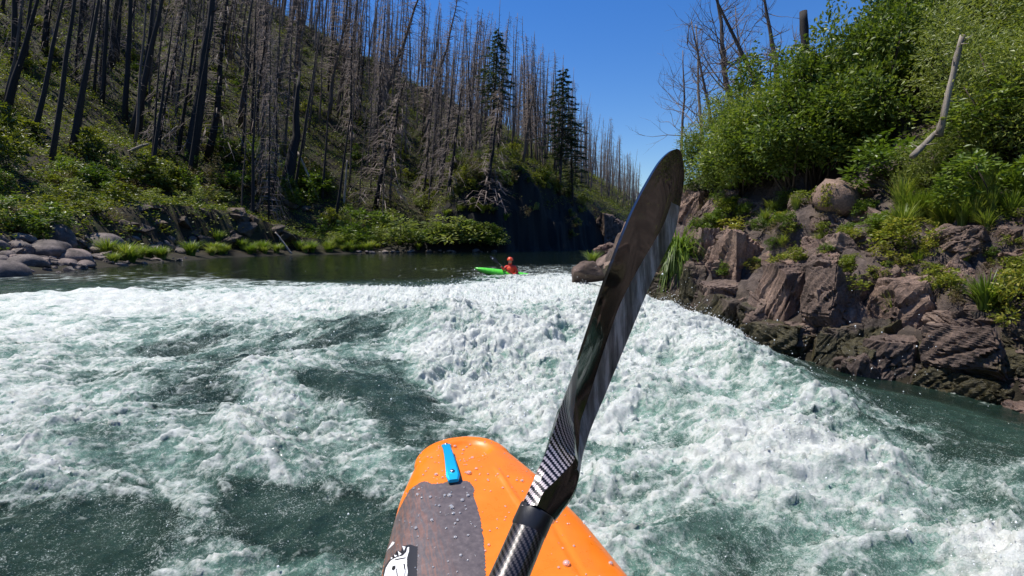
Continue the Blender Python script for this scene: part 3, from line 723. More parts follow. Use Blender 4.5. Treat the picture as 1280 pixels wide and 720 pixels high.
shrub_proto('broad', 5, 5200, .038, mat=leaf_green, clumps=34)
shrub_proto('willow', 4, 6500, .034, mat=leaf_pale, clumps=34, wid=.28)
shrub_proto('bright', 3, 1500, .07, mat=leaf_bright, clumps=18)
shrub_proto('yellow', 3, 700, .085, mat=leaf_yellow, clumps=14)
shrub_proto('hill', 6, 750, .10, mat=leaf_dark, clumps=20)
shrub_proto('hillpale', 3, 750, .09, mat=leaf_pale, clumps=20, wid=.35)
shrub_proto('hillbright', 3, 650, .10, mat=leaf_bright, clumps=18)
shrub_proto('dry', 3, 420, .07, mat=moss_tuft_m, clumps=16, wid=.3, stem=twig_m)
def shrub(key, loc, w, h, name, label, cat, group=None, parts=True, lean=0.0):
    a, b = random.choice(PROTO[key]); loc = (float(loc[0]), float(loc[1]), float(loc[2]))
    if parts:
        t = empty(name, loc, label, cat, group, (0, lean, random.uniform(0, 6.28))); t.scale = (w, w, h)
        for nm, me in (('foliage', a), ('stem', b)):
            o = bpy.data.objects.new(nm, me); C.objects.link(o); o.parent = t
    else:
        t = bpy.data.objects.new(name, a); C.objects.link(t); tag(t, label, cat, group)
        t.location = loc; t.scale = (w, w, h); t.rotation_euler = (0, lean, random.uniform(0, 6.28))
    return t
def ground_at(x, y): return float(land_fast(x, y)[0])
def shrub_px(key, px, py, w, h, name, label, cat='bush', group=None, parts=True, back=0.0):
    P = hit(px, py)
    if P is None: return None
    s = P[1] / 640.0
    x, y = P[0] * (1 + back / P[1]), P[1] + back
    return shrub(key, (x, y, ground_at(x, y) - .05), w * s, h * s, name, label, cat, group, parts)
# right bank bushes
big = [('willow', 885, 248, 90, 95, 'low grey green bush at the left end of the right bank growth'),
 ('broad', 925, 244, 120, 120, 'round green bush just above the reddish skyline rocks'),
 ('broad', 990, 232, 150, 165, 'broad dark green bush left of the smooth boulder'),
 ('broad', 1045, 215, 130, 200, 'tallest leafy bush rising behind the smooth boulder'),
 ('willow', 905, 222, 110, 110, 'pale leafed bush below the dead grey trees'),
 ('broad', 960, 175, 120, 120, 'leafy bush under the broken dark stub on the skyline'),
 ('broad', 1100, 175, 150, 190, 'deep green bush left of the pale bare trunk'),
 ('bright', 1120, 240, 120, 80, 'sunlit yellow green bush beneath the fallen pale log'),
 ('willow', 1175, 240, 110, 80, 'feathery light green bush under the pale bare trunk'),
 ('willow', 1215, 165, 160, 190, 'silvery willow right of the pale bare trunk'),
 ('willow', 1265, 215, 170, 210, 'silvery willow filling the right edge at mid height'),
 ('bright', 1245, 268, 120, 90, 'bright green bush low at the right edge of the slope'),
 ('broad', 1150, 110, 160, 180, 'dark leafy bush behind the top of the pale trunk'),
 ('willow', 1255, 90, 190, 210, 'grey green tree crown in the top right corner')]
for k, px, py, w, h, lb in big: shrub_px(k, px, py, w, h, 'bush', lb)
G5 = 'leafy bushes covering the upper right slope'; cnt = 0; tries = 0
while cnt < 46 and tries < 800:
    tries += 1
    px = random.uniform(870, 1420); py = random.uniform(np.interp(px, [870, 940, 1000, 1100, 1280, 1420], [245, 225, 185, 100, -20, -80]), np.interp(px, [870, 1040, 1420], [240, 215, 240])); P = hit(px, py)
    if P is None or P[1] > 60: continue
    if 1060 < px < 1215 and 120 < py: continue
    w = random.uniform(1.3, 2.3); h = random.uniform(1.2, 2.1)
    shrub('willow' if px > 1150 and random.random() < .7 else 'broad', (P[0], P[1], P[2] - .1), w, h, 'bush',
          'leafy green bush merging with its neighbours on the upper right slope', 'bush', G5); cnt += 1
# small leafy plants in the rock wall
plants = [('yellow', 1118, 305, 62, 44, 'largest yellow green leafy plant in the middle of the right rocks'),
 ('bright', 1100, 292, 60, 34, 'bright green leafy plant left of the largest yellow one'),
 ('yellow', 1150, 322, 44, 44, 'golden leafed plant under the bright clump'),
 ('yellow', 1062, 362, 50, 24, 'lime green plant creeping over the wall left of the crevice'),
 ('yellow', 1178, 362, 46, 40, 'lime plant between the two upright grass tufts'),
 ('yellow', 1268, 395, 60, 80, 'tall yellow and red leafed plant at the right edge'),
 ('yellow', 1246, 412, 24, 16, 'tiny lime plant on the dark block at the right'),
 ('yellow', 1056, 306, 40, 30, 'yellow flowering clump below the smooth boulder'),
 ('yellow', 915, 296, 52, 28, 'yellow grey plant on the ledge right of the blade'),
 ('yellow', 1035, 264, 30, 40, 'dry yellow grass at the foot of the smooth boulder'),
 ('yellow', 940, 340, 24, 20, 'small lime plant on the ledge of the tall flat block'),
 ('bright', 1005, 366, 16, 12, 'tiny green sprig on the broad brown face'),
 ('bright', 975, 352, 14, 14, 'tiny sprig above the broad brown face')]
for k, px, py, w, h, lb in plants: shrub_px(k, px, py, w, h, 'small_plant', lb, 'plant', parts=w > 30)
G6 = 'small plants rooted in cracks of the right rocks'
for i in range(120):
    px = random.uniform(870, 1300); py = 258 + (np.interp(px, [880, 1300], [340, 400]) - 258) * random.random() ** 1.4; w = random.uniform(14, 36)
    shrub_px(random.choice(['yellow', 'yellow', 'bright', 'dry']), px, py, w, w * .75, 'small_plant', 'small tufted plant rooted in a crack of the right rock bank', 'plant', G6, parts=False)
# grass
def grass_geo(seed, n, droop=.6, spread=.35):
    r = np.random.default_rng(seed); mb = MB()
    for i in range(n):
        th = r.uniform(0, 6.28); b0 = np.array([math.cos(th), math.sin(th), 0]) * r.uniform(0, .10); L = r.uniform(.55, 1.05)
        t = np.linspace(0, 1, 5); out = spread * r.uniform(.2, 1.3)
        P = b0[None] + np.stack([math.cos(th) * out * t ** 1.7, math.sin(th) * out * t ** 1.7, L * (t - droop * r.uniform(.4, 1.1) * t ** 2.6)], 1)
        side = np.array([-math.sin(th), math.cos(th), 0]) * .010
        w = (1 - t ** 2)[:, None] + .08
        V = np.concatenate([P - side * w, P + side * w]); F = [[q, q + 1, q + 6, q + 5] for q in range(4)]
        mb.add(V, F, r.random())
    return mb
GR = [grass_geo(400 + i, 230, .35, .32).build('grass', grass_m, link=False).data for i in range(3)]
GD = [grass_geo(410 + i, 520, 1.15, .40).build('grass', grass_m, link=False).data for i in range(2)]
def grass_px(px, py, w, h, label, meshes=GR, group=None, depth=None, name='grass_tuft'):
    P = hit(px, py) if depth is None else at(px, py, depth)
    if P is None: return
    s = P[1] / 640.0
    o = bpy.data.objects.new(name, random.choice(meshes)); C.objects.link(o)
    o.location = P + np.array([0, 0, -.02]); o.scale = (w * s, w * s, h * s); o.rotation_euler = (0, 0, random.uniform(0, 6.3))
    return tag(o, label, 'grass tuft', group)
grass_px(846, 348, 95, 130, 'long drooping bright grass clump hanging beside the paddle blade', GD, depth=9.9)
grass_px(1118, 402, 52, 58, 'upright green grass tuft on the pinkish rock right of the crevice')
grass_px(1232, 385, 90, 62, 'wide fine bladed grass tuft near the right edge')
grass_px(740, 330, 40, 22, 'small green tuft on top of the squared boulder in the water', depth=16.5)
G7 = 'tall grass on the right slope'
for i in range(34):
    px = random.uniform(1120, 1300); py = random.uniform(225, 292)
    grass_px(px, py, random.uniform(36, 60), random.uniform(34, 62), 'tall bright green grass tuft on the sunny right slope', GR, G7)
G8 = 'low grass among the right rocks'
for i in range(16):
    px = random.uniform(900, 1260); py = random.uniform(255, 340)
    grass_px(px, py, random.uniform(22, 34), random.uniform(18, 30), 'low yellowish grass tuft between blocks of the right bank', GR, G8)

# left bank and hillside shrubs
for i in range(75):
    px = random.uniform(135, 640); dd = np.interp(px, [130, 235, 330, 420, 520, 640], [34, 46, 56, 62, 68, 76]) - 6
    for k in range(60):
        Pw = at(px, 316, dd)
        if float(land_fast(Pw[0], Pw[1])[0]) > .12: break
        dd += .4
    dd += random.uniform(.2, 3.5); Pw = at(px, 316, dd)
    o = bpy.data.objects.new('grass_tuft', random.choice(GR)); C.objects.link(o); sg = random.uniform(1.0, 2.0)
    o.location = (Pw[0], Pw[1], float(land_fast(Pw[0], Pw[1])[0]) - .05); o.scale = (sg * 1.6, sg * 1.6, sg * .9); o.rotation_euler = (0, 0, random.uniform(0, 6))
    tag(o, 'bright green grass clump in the strip along the far left shore', 'grass tuft', 'grass strip along the far left shore')
G9 = 'shrubs at the foot of the burnt slope'; G10 = 'shrubs up the burnt hillside'
lefts = [('hillbright', 22, 290, 70, 46, 'brightest green bush behind the cobbles at the far left'), ('hillbright', 60, 285, 60, 34, 'bright willow bush right of the far left cobbles'),
 ('hillbright', 440, 300, 60, 40, 'yellow green bush at the right end of the dark cut bank'), ('hillbright', 400, 298, 40, 26, 'small lime bush at the waterline below the leaning stick'),
 ('hill', 180, 240, 60, 44, 'round olive bush on top of the cut bank'), ('hillbright', 318, 205, 36, 34, 'lone bright green sapling on the dark slope'),
 ('hill', 10, 215, 60, 80, 'dark leafy bush cut by the left edge'), ('hillbright', 276, 190, 40, 30, 'yellow green bush at the foot of the thick burnt trunk'),
 ('hillpale', 500, 305, 80, 46, 'pale willow thicket left of the green kayak'), ('hillpale', 560, 308, 80, 40, 'pale willow thicket directly behind the green kayak'), ('hillpale', 605, 312, 50, 26, 'low end of the willow thicket by the dark cliff')]
for k, px, py, w, h, lb in lefts: shrub_px(k, px, py, w, h, 'shrub', lb)
for i in range(32):
    px = random.uniform(420, 618); py = random.uniform(np.interp(px, [420, 618], [280, 306]), 312)
    shrub_px('hillpale' if random.random() < .6 else 'hillbright', px, py, random.uniform(28, 46), random.uniform(18, 30), 'shrub', 'low willow shrub on the low shore between the cut bank and the cliff', 'shrub', 'willow shrubs on the low shore', parts=False)
for i in range(58):
    px = random.uniform(-30, 430); py = random.uniform(222, 290) if px > 130 else random.uniform(225, 300)
    if 150 < px < 410 and py > 258: py = random.uniform(222, 258)
    shrub_px(random.choice(['hill', 'hillbright', 'hillpale', 'dry', 'hill']), px, py, random.uniform(24, 50), random.uniform(16, 34), 'shrub', 'scrubby shrub at the foot of the burnt slope above the left shore', 'shrub', G9, parts=False)
cnt = 0
while cnt < 118:
    px = random.uniform(-40, 700); gy = np.interp(px, [0, 330, 400, 540, 650, 700], [0, 20, 45, 125, 190, 225])
    py = random.uniform(max(gy, -30), 235); P = hit(px, py)
    if P is None: cnt += 1; continue
    s = random.uniform(1.5, 3.6)
    shrub(random.choice(['hill', 'hill', 'hill', 'hillbright', 'hill', 'dry']), (P[0], P[1], P[2] - .1), s, s * random.uniform(.6, 1.0), 'shrub', 'olive shrub sprouting among the burnt trunks on the hillside', 'shrub', G10, parts=False); cnt += 1
for i in range(52):
    px = random.uniform(520, 733); top = np.interp(px, [520, 600, 662, 698, 729, 760], [235, 205, 214, 236, 260, 288]); P = hit(px, top + random.choice([random.uniform(-10, 12), random.uniform(0, 60)]))
    if P is None: continue
    s = random.uniform(1.6, 3.4)
    shrub(random.choice(['hill', 'hill', 'dry', 'hillpale']), (P[0], P[1], P[2] - .2), s, s * .8, 'shrub', 'dark shrub growing along the rim of the shaded cliff', 'shrub', 'shrubs along the cliff rim', parts=False)
# ground cover on the hill: nobody could count it
def scatter_cover(n, size, cond, mat, name, label):
    xs_ = rng.uniform(-150, 60, n * 9); ys_ = 15 + 185 * rng.random(n * 9) ** 1.2
    h, rk, cf, dl, dr, ins = land(xs_, ys_, True)
    patch = fbm(xs_ * .12, ys_ * .12, 3, 77) + .6 * fbm(xs_ * .6, ys_ * .6, 2, 78)
    u = xs_ / ys_
    ok = (dl < dr) & (~ins) & (dl > 3.5) & (patch > cond) & (u > -1.15) & (u < .35) & (rng.random(len(xs_)) < np.clip(90 / ys_, 0, 1))
    i = np.nonzero(ok)[0][:n]; k = 18
    P = np.repeat(np.stack([xs_[i], ys_[i], h[i]], 1), k, 0); r_ = (rng.uniform(.35, 1.1, len(i)) * np.interp(ys_[i], [30, 130], [.8, 1.6])).repeat(k)
    d = rng.normal(0, 1, (len(P), 3)); d /= np.linalg.norm(d, axis=1)[:, None]; d[:, 2] = np.abs(d[:, 2])
    P = P + d * (r_ * rng.random(len(P)) ** .4)[:, None]
    V, F, t = leaves(P, size, rng)
    tag(mk(name, V, F, mat, smooth=False, attrs={'tint': t}), label, 'ground cover', kind='stuff')
scatter_cover(24000, .25, -.6, leaf_dark, 'undergrowth', 'patchy dark green undergrowth covering the burnt hillside')
scatter_cover(11000, .22, -.25, leaf_bright, 'fern_cover', 'yellow green low growth in sunny patches of the hillside')
# leaf litter and low growth on the right slope under the bushes
n0 = 9000; xs_ = rng.uniform(3, 26, n0); ys_ = rng.uniform(3, 40, n0)
h, rk, cf, dl, dr, ins = land(xs_, ys_, True)
ok = (~ins) & (dr < dl) & (dr > 2.0) & (rng.random(n0) < sstep(2.0, 5.5, dr)); i = np.nonzero(ok)[0]
P = np.repeat(np.stack([xs_[i], ys_[i], h[i]], 1), 22, 0); d = rng.normal(0, 1, (len(P), 3)); d /= np.linalg.norm(d, axis=1)[:, None]; d[:, 2] = np.abs(d[:, 2])
V, F, t = leaves(P + d * (.32 * rng.random(len(P)) ** .4)[:, None], .06, rng)
tag(mk('low_growth', V, F, leaf_green, smooth=False, attrs={'tint': t}), 'low green growth covering the soil between bushes on the right slope', 'ground cover', kind='stuff')

# thicket on the right bank behind the paddler: the glossy blade and the river mirror it
n1_ = 2600; xs_ = rng.uniform(6.2, 22, n1_); ys_ = rng.uniform(-16, 4.5, n1_); h = land_fast(xs_, ys_)
P = np.repeat(np.stack([xs_, ys_, h + .4], 1), 40, 0); d = rng.normal(0, 1, (len(P), 3)); d /= np.linalg.norm(d, axis=1)[:, None]
V, F, t = leaves(P + d * (rng.uniform(.5, 1.1, n1_).repeat(40) * rng.random(len(P)) ** .4)[:, None], .12, rng)
tag(mk('bank_thicket', V, F, leaf_green, smooth=False, attrs={'tint': t}), 'dense green thicket on the right bank beside and behind the paddler', 'thicket', kind='stuff')

# ------------------------------------------------------------------ trees
def snag_geo(seed, kind):
    """height 1, foot at 0: trunk and branches of a dead conifer"""
    r = np.random.default_rng(seed); t = MB(); b = MB()
    n = 9; z = np.linspace(0, 1, n); wob = np.cumsum(r.normal(0, .0035, (n, 2)), 0)
    P = np.stack([wob[:, 0], wob[:, 1], z], 1); P[0, 2] = -.03
    r0 = {'pole': .0075, 'twiggy': .008, 'droop': .009, 'thick': .0175}[kind]
    t.tube(P, r0 * (1 - z * .86), 6)
    nb = {'pole': 46, 'twiggy': 150, 'droop': 190, 'thick': 16}[kind]
    zlo = {'pole': .25, 'twiggy': .22, 'droop': .08, 'thick': .3}[kind]
    if kind in ('thick', 'pole') and seed % 2: t.tube(P[-1] + np.array([[0, 0, -.004], [.002, .001, .012]]), [r0 * .14, .0003], 4)   # splintered top
    for i in range(nb):
        zz = zlo + (1 - zlo) * r.random() ** .9 * .97; th = r.uniform(0, 6.28)
        L = {'pole': .045, 'twiggy': .085, 'droop': .12, 'thick': .06}[kind] * (1.15 - zz * .85) * r.uniform(.35, 1.2)
        c = np.array([np.interp(zz, z, P[:, 0]), np.interp(zz, z, P[:, 1]), zz]); d = np.array([math.cos(th), math.sin(th), 0])
        dr = {'pole': -.05, 'twiggy': -.18, 'droop': -.75, 'thick': .1}[kind] + r.normal(0, .15)
        Q = [c, c + d * L * .5 + np.array([0, 0, .12 * L + dr * L * .2]), c + d * L * (.95 if kind != 'droop' else .75) + np.array([0, 0, dr * L])]
        w = .0020 * (1.2 - zz * .6) * (1.5 if kind == 'thick' else 1)
        (t if kind == 'thick' else b).tube(Q, [w, w * .65, w * .2], 3, cap=False, a=r.random())
        if kind in ('twiggy', 'droop'):
            for k in range(3):
                q = r.uniform(.35, .9); s = np.array(Q[1]) * (1 - q) + np.array(Q[2]) * q; sd = np.array([-d[1], d[0], 0]) * r.choice([-1, 1]) + d * .6
                e = s + sd * L * .28 + np.array([0, 0, (-.35 if kind == 'droop' else -.05) * L * r.uniform(.3, 1)])
                b.tube([s, e], [w * .45, w * .15], 3, cap=False, a=r.random())
    return t, b
SN = {}
for kind, nn, tm, bm_ in (('pole', 5, greybark, twig_m), ('twiggy', 6, greybark, twig_m), ('droop', 4, charred, twig_m), ('thick', 4, charred, charred)):
    SN[kind] = []
    for i in range(nn):
        t, b = snag_geo(500 + i * 3 + len(kind) * 41, kind)
        SN[kind].append((t.build('trunk', tm, link=False).data, b.build('branches', bm_, link=False).data if b.n else None, t.arrays(), b.arrays() if b.n else None))
def snag(kind, base, H, lean, label, group=None, name='burnt_tree', thick=1.0, az=None, mats=None):
    """lean: (dx, dy) of the top per unit height"""
    tm, bm_, _, _ = random.choice(SN[kind])
    t = empty(name, tuple(float(v) for v in base), label, 'tree', group)
    up = Vector((lean[0], lean[1], 1)).normalized(); q = up.to_track_quat('Z', 'Y')
    t.rotation_mode = 'QUATERNION'; t.rotation_quaternion = q @ Matrix.Rotation(random.uniform(0, 6.28), 4, 'Z').to_quaternion()
    t.scale = (H * thick, H * thick, H)
    for nm, me in (('trunk', tm), ('branches', bm_)):
        if me is None: continue
        o = bpy.data.objects.new(nm, me); C.objects.link(o); o.parent = t
        if mats:
            o.data = me.copy(); o.data.materials[0] = mats[0 if nm == 'trunk' else 1]
    return t
def snag_px(kind, bx, by, tx, ty, label, thick=1.0, name='burnt_tree', depth=None, group=None, mats=None):
    P = hit(bx, by) if depth is None else at(bx, by, depth)
    if P is None: print('no ground', bx, by); return
    T = at(tx, ty, P[1]); H = np.linalg.norm(T - P)
    return snag(kind, P - np.array([0, 0, .2]), H * 1.02, ((T[0] - P[0]) / (T[2] - P[2]), 0), label, group, name, thick, mats=mats)
singles = [('thick', 5, 145, 60, -40, 'thick black burnt trunk nearest the left edge', 1.0), ('thick', 165, 170, 215, -60, 'black double burnt trunk left of centre on the near slope', .9),
 ('thick', 172, 172, 200, -90, 'slimmer black trunk standing against the double one', .55), ('thick', 238, 218, 275, -80, 'thickest black burnt trunk reaching down to the cut bank', 1.15),
 ('thick', 360, 245, 374, 90, 'broken off black trunk stub low on the slope', 2.2), ('pole', 325, 105, 352, -60, 'straight dark snag against the small gap of sky', 1.6),
 ('pole', 345, 110, 385, -70, 'second dark snag beside the small gap of sky', 1.8), ('twiggy', 472, 150, 532, -40, 'dark snag leaning right under the edge of the forest', 1.5),
 ('twiggy', 528, 178, 572, -12, 'dark snag leaning right at the edge of the open sky', 1.4), ('twiggy', 652, 205, 672, 70, 'isolated dead conifer between the two green firs', 1.2),
 ('droop', 262, 200, 285, -60, 'dead conifer with hanging grey twigs beside the thickest trunk', 1.5), ('droop', 470, 262, 500, 90, 'dead conifer with drooping grey branches above the willows', 1.5),
 ('droop', 560, 250, 580, 100, 'grey twiggy dead conifer left of the cliff', 1.4), ('droop', 605, 262, 622, 110, 'dead conifer drooping over the left edge of the cliff', 1.5),
 ('thick', 88, 190, 130, -60, 'black burnt trunk third from the left edge', .7), ('thick', 40, 175, 90, -60, 'black burnt trunk second from the left edge', .6),
 ('pole', 300, 160, 330, -60, 'bare grey pole right of the thickest trunk', 1.4), ('twiggy', 410, 150, 440, -40, 'grey snag rising above the broken stub', 1.3)]
for k, bx, by, tx, ty, lb, th in singles: snag_px(k, bx, by, tx, ty, lb, th * 1.45)
# pale fallen or leaning wood
def log(name, P0, P1, r0, r1, mat, label, bend=.03, cat='log', k=8):
    P0 = np.array(P0, float); P1 = np.array(P1, float); L = np.linalg.norm(P1 - P0); t = np.linspace(0, 1, 12)[:, None]
    P = P0 + (P1 - P0) * t + rng.normal(0, bend * L * .12, (12, 3)) + np.array([0, 0, 1]) * bend * L * np.sin(t * math.pi)
    m = MB(); m.tube(P, (r0 + (r1 - r0) * t[:, 0]) * rng.uniform(.88, 1.12, 12), k)
    for q in range(4):
        i = rng.integers(3, 11); d = rng.normal(0, 1, 3); d /= np.linalg.norm(d); m.tube([P[i], P[i] + d * r0 * 4], [r1 * .35, r1 * .1], 4)
    o = m.build(name, mat); return tag(o, label, cat)
def px_log(name, a, b, w, mat, label, lift=.3, cat='log', **kw):
    P = hit(*a); Q = at(b[0], b[1], P[1]); s = P[1] / 640 * w / 2
    return log(name, P + np.array([0, 0, -.1]), Q, s, s * .55, mat, label, cat=cat, **kw)
px_log('dead_stick', (365, 318), (344, 290), 3, palebark, 'pale stick leaning out of the water below the cut bank')
px_log('fallen_branch', (398, 250), (372, 190), 4, palebark, 'crooked white branch standing on the dark slope')
px_log('fallen_branch', (430, 255), (434, 200), 3, palebark, 'thin white upright snag right of the crooked branch')
px_log('fallen_log', (160, 190), (185, 180), 5, palebark, 'short pale log lying by the double burnt trunk')
px_log('fallen_log', (200, 178), (222, 158), 4, palebark, 'pale splintered log on bare soil of the left slope')

# living firs
def fir_geo(seed, bare=.3):
    r = np.random.default_rng(seed); t = MB(); b = MB(); Vs = []; z = np.linspace(0, 1, 9)
    t.tube(np.stack([z * 0 + r.normal(0, .002, 9), r.normal(0, .002, 9), z], 1), .010 * (1 - z * .9), 6)
    nb = 92; pts = []; od = []
    for i in range(nb):
        zz = bare + (1 - bare) * (i / nb) * .985; th = i * 2.4 + r.normal(0, .3)
        L = .165 * (1 - ((zz - bare) / (1 - bare))) ** .8 * r.uniform(.55, 1.1) * (1 if zz > bare + .12 else .7) + .008
        d = np.array([math.cos(th), math.sin(th), 0]); c = np.array([0, 0, zz]); e = c + d * L + np.array([0, 0, -.25 * L])
        b.tube([c, (c + e) / 2 + np.array([0, 0, .03 * L]), e], [.0016, .001, .0004], 3, cap=False)
        m = int(18 + L * 500); q = r.random(m) ** .8; side = np.array([-d[1], d[0], 0])
        p = c + (e - c) * q[:, None] + side * (r.uniform(-.22, .22, m) * L * (1.1 - q))[:, None]; p[:, 2] += r.normal(0, .003, m)
        pts.append(p); od.append(np.repeat(d[None] + [[0, 0, -.25]], m, 0))
    P = np.concatenate(pts); return t, b, leaves(P, .017, r, outd=np.concatenate(od), wid=.35)
for i, (bx, by, tx, ty, lb) in enumerate([(612, 200, 623, 36, 'tallest green fir against the blue sky'), (700, 245, 709, 82, 'green fir right of the isolated dead conifer'), (716, 258, 726, 132, 'shorter green fir tucked behind the right hand fir')]):
    P = hit(bx, by); T = at(tx, ty, P[1]); H = np.linalg.norm(T - P)
    t, b, (V, F, tt) = fir_geo(700 + i, [.42, .3, .2][i])
    e = empty('fir_tree', tuple(P), lb, 'tree'); e.scale = (H * [1.3, 1.5, 1.4][i], H * [1.3, 1.5, 1.4][i], H); e.rotation_euler = (0, math.atan2(T[0] - P[0], T[2] - P[2]), i)
    t.build('trunk', livebark, e); b.build('branches', livebark, e); mk('crown', V, F, needle_m, e, False, {'tint': tt})

# the burnt forest: the trees that show largest are objects of their own
cand = []
while len(cand) < 1750:
    x = random.uniform(-150, 70); y = random.uniform(40, 215)
    u = x / y
    if u < -1.1 or u > .245: continue
    h, rk, cf, dl, dr, ins = land(np.array([x]), np.array([y]), True)
    if ins[0] or dr[0] < dl[0] or dl[0] < 9 or (cf[0] > .4): continue
    if random.random() > min(1, .04 + (y / 165) ** 1.3): continue
    cand.append((x, y, float(h[0])))
cand.sort(key=lambda p: p[1])
far_trees = MB(); G11 = 'burnt snags standing over the hillside'
G12 = 'grey snags of the distant burnt forest'; made = 0
for i, (x, y, z) in enumerate(cand):
    u = x / y; H = random.uniform(17, 29) * (1 if y > 70 else .95) * np.interp(u, [.02, .12, .24], [1, .85, .5])
    lean = (.16 * max(0, -u) + random.gauss(.05 * (u < .02), .045), random.gauss(0, .03))
    if i < 255:
        near = y < 85
        k = random.choice(['thick', 'thick', 'thick', 'thick', 'pole', 'pole', 'droop'] if near else ['pole', 'twiggy', 'twiggy', 'pole', 'droop'])
        snag(k, (x, y, z - .2), H, lean, 'fire killed conifer trunk standing on the near half of the burnt hillside', G11, thick=random.uniform(.8, 1.25) if k != 'thick' else random.uniform(.5, .95))
    else:
        k = random.choice(['pole', 'twiggy', 'twiggy', 'droop']); tg, bg_ = random.choice(SN[k])[2:]
        a = random.uniform(0, 6.28); ca, sa = math.cos(a), math.sin(a); Hx = H * random.uniform(.9, 1.3)
        for gi, (V, Fl, A) in enumerate((tg, bg_)):
            keep = V
            W = np.stack([(V[:, 0] * ca - V[:, 1] * sa) * Hx + lean[0] * V[:, 2] * H + x, (V[:, 0] * sa + V[:, 1] * ca) * Hx + y, V[:, 2] * H + z - .2], 1)
            if gi == 1:      # thin out the branches of the farthest trees
                Fq = Fl[0]; nb_ = len(Fq) // 3; msk = np.repeat(rng.random(nb_) < .6, 3); Fq = Fq[:nb_ * 3][msk]; far_trees.add(W, Fq, A)
            else:
                n0_ = far_trees.n
                far_trees.add(W, Fl[0], random.random())
                for f in Fl[1:]: far_trees.F.setdefault(f.shape[1], []).append(f + n0_)
print('far tree verts', far_trees.n)
tag(far_trees.build('burnt_forest', twig_m, smooth=True), 'dense grey stand of fire killed trees filling the distant slope', 'forest', kind='stuff')

# dead trees on the right bank
def bare_tree(P, T, r0, label, mat, seed, nb=14, spread=.5, name='dead_tree'):
    r = np.random.default_rng(seed); P = np.array(P, float); T = np.array(T, float); L = np.linalg.norm(T - P); tr = MB(); br = MB()
    t = np.linspace(0, 1, 10)[:, None]; A = P + (T - P) * t + np.concatenate([np.zeros((1, 3)), np.cumsum(r.normal(0, .006 * L, (9, 3)), 0)]); A = A - P
    tr.tube(A, r0 * (1 - t[:, 0] * .8), 8)
    def branch(s, d, ln, w, dep):
        n = 5; pts = [s]; dd = d.copy()
        for k in range(n): dd = dd + r.normal(0, .16, 3); dd[2] += .05; dd /= np.linalg.norm(dd); pts.append(pts[-1] + dd * ln / n)
        br.tube(pts, np.linspace(w, w * .25, n + 1), 4 if w > .01 else 3, cap=False, a=r.random())
        if dep > 0:
            for k in range(4 if dep > 1 else 3):
                q = r.integers(1, n + 1); d2 = dd + r.normal(0, .55, 3); d2 /= np.linalg.norm(d2); branch(pts[q], d2, ln * r.uniform(.35, .65), w * .45, dep - 1)
    for k in range(nb):
        q = r.uniform(.25, .98); i = int(q * 9); s = A[i] + (A[min(i + 1, 9)] - A[i]) * (q * 9 - i); th = r.uniform(0, 6.28)
        d = np.array([math.cos(th), math.sin(th) * .6, r.uniform(.1, .9)]); d /= np.linalg.norm(d)
        branch(s, d, L * spread * (1.05 - q) * r.uniform(.4, 1) + .2, r0 * .28 * (1.1 - q) + .004, 2)
    e = empty(name, tuple(P), label, 'tree'); tr.build('trunk', mat, e); br.build('branches', twig_m, e)
    return e
for i, (bx, by, tx, ty, w, Yd, lb, nb, mt) in enumerate([
 (918, 175, 893, -60, 9, 19, 'tall grey dead tree with a forked crown behind the left bushes', 30, greybark),
 (978, 160, 950, -30, 9, 17, 'single bare grey stem left of the broken dark stub', 10, greybark),
 (990, 190, 872, -30, 8, 16, 'dark dead trunk leaning left across the sky', 16, greybark),
 (880, 225, 874, 30, 6, 20, 'slim pale dead tree at the left of the right bank trees', 26, palebark),
 (850, 240, 846, 60, 5, 24, 'thin bare sapling just right of the paddle tip', 22, greybark),
 (905, 215, 862, 20, 6, 18, 'many branched grey dead tree beside the slim pale one', 30, greybark),
 (935, 200, 915, 10, 5, 21, 'slender bare tree between the two tallest dead trees', 22, greybark)]):
    P = at(bx, by, Yd); P[2] = min(P[2], ground_at(P[0], P[1])) ; T = at(tx, ty, Yd)
    bare_tree(P, T, Yd / 640 * w / 2, lb, mt, 800 + i, nb)
P = at(1008, 95, 13.0); T = at(1004, 14, 13.0); g = ground_at(P[0], P[1]); P = P + (P - T) * max(0, (P[2] - g + .2)) / (T[2] - P[2])
log('tree_stub', P, T, .12, .09, charred, 'broken off dark trunk stub sticking up through the bushes', .01, 'tree')
P = at(1170, 182, 8.4); g = hit(1165, 168); T = at(1203, 44, 6.5); B_ = at(1176, 160, 6.6)
log('bare_trunk', B_ + (B_ - T) * .1, T, .042, .030, palebark, 'pale barkless trunk standing among the willows on the right', .02, 'tree', 10)
log('fallen_log', at(1140, 196, 6.5), at(1178, 158, 6.7), .036, .03, palebark, 'pale fallen log at the foot of the pale standing trunk', .0)

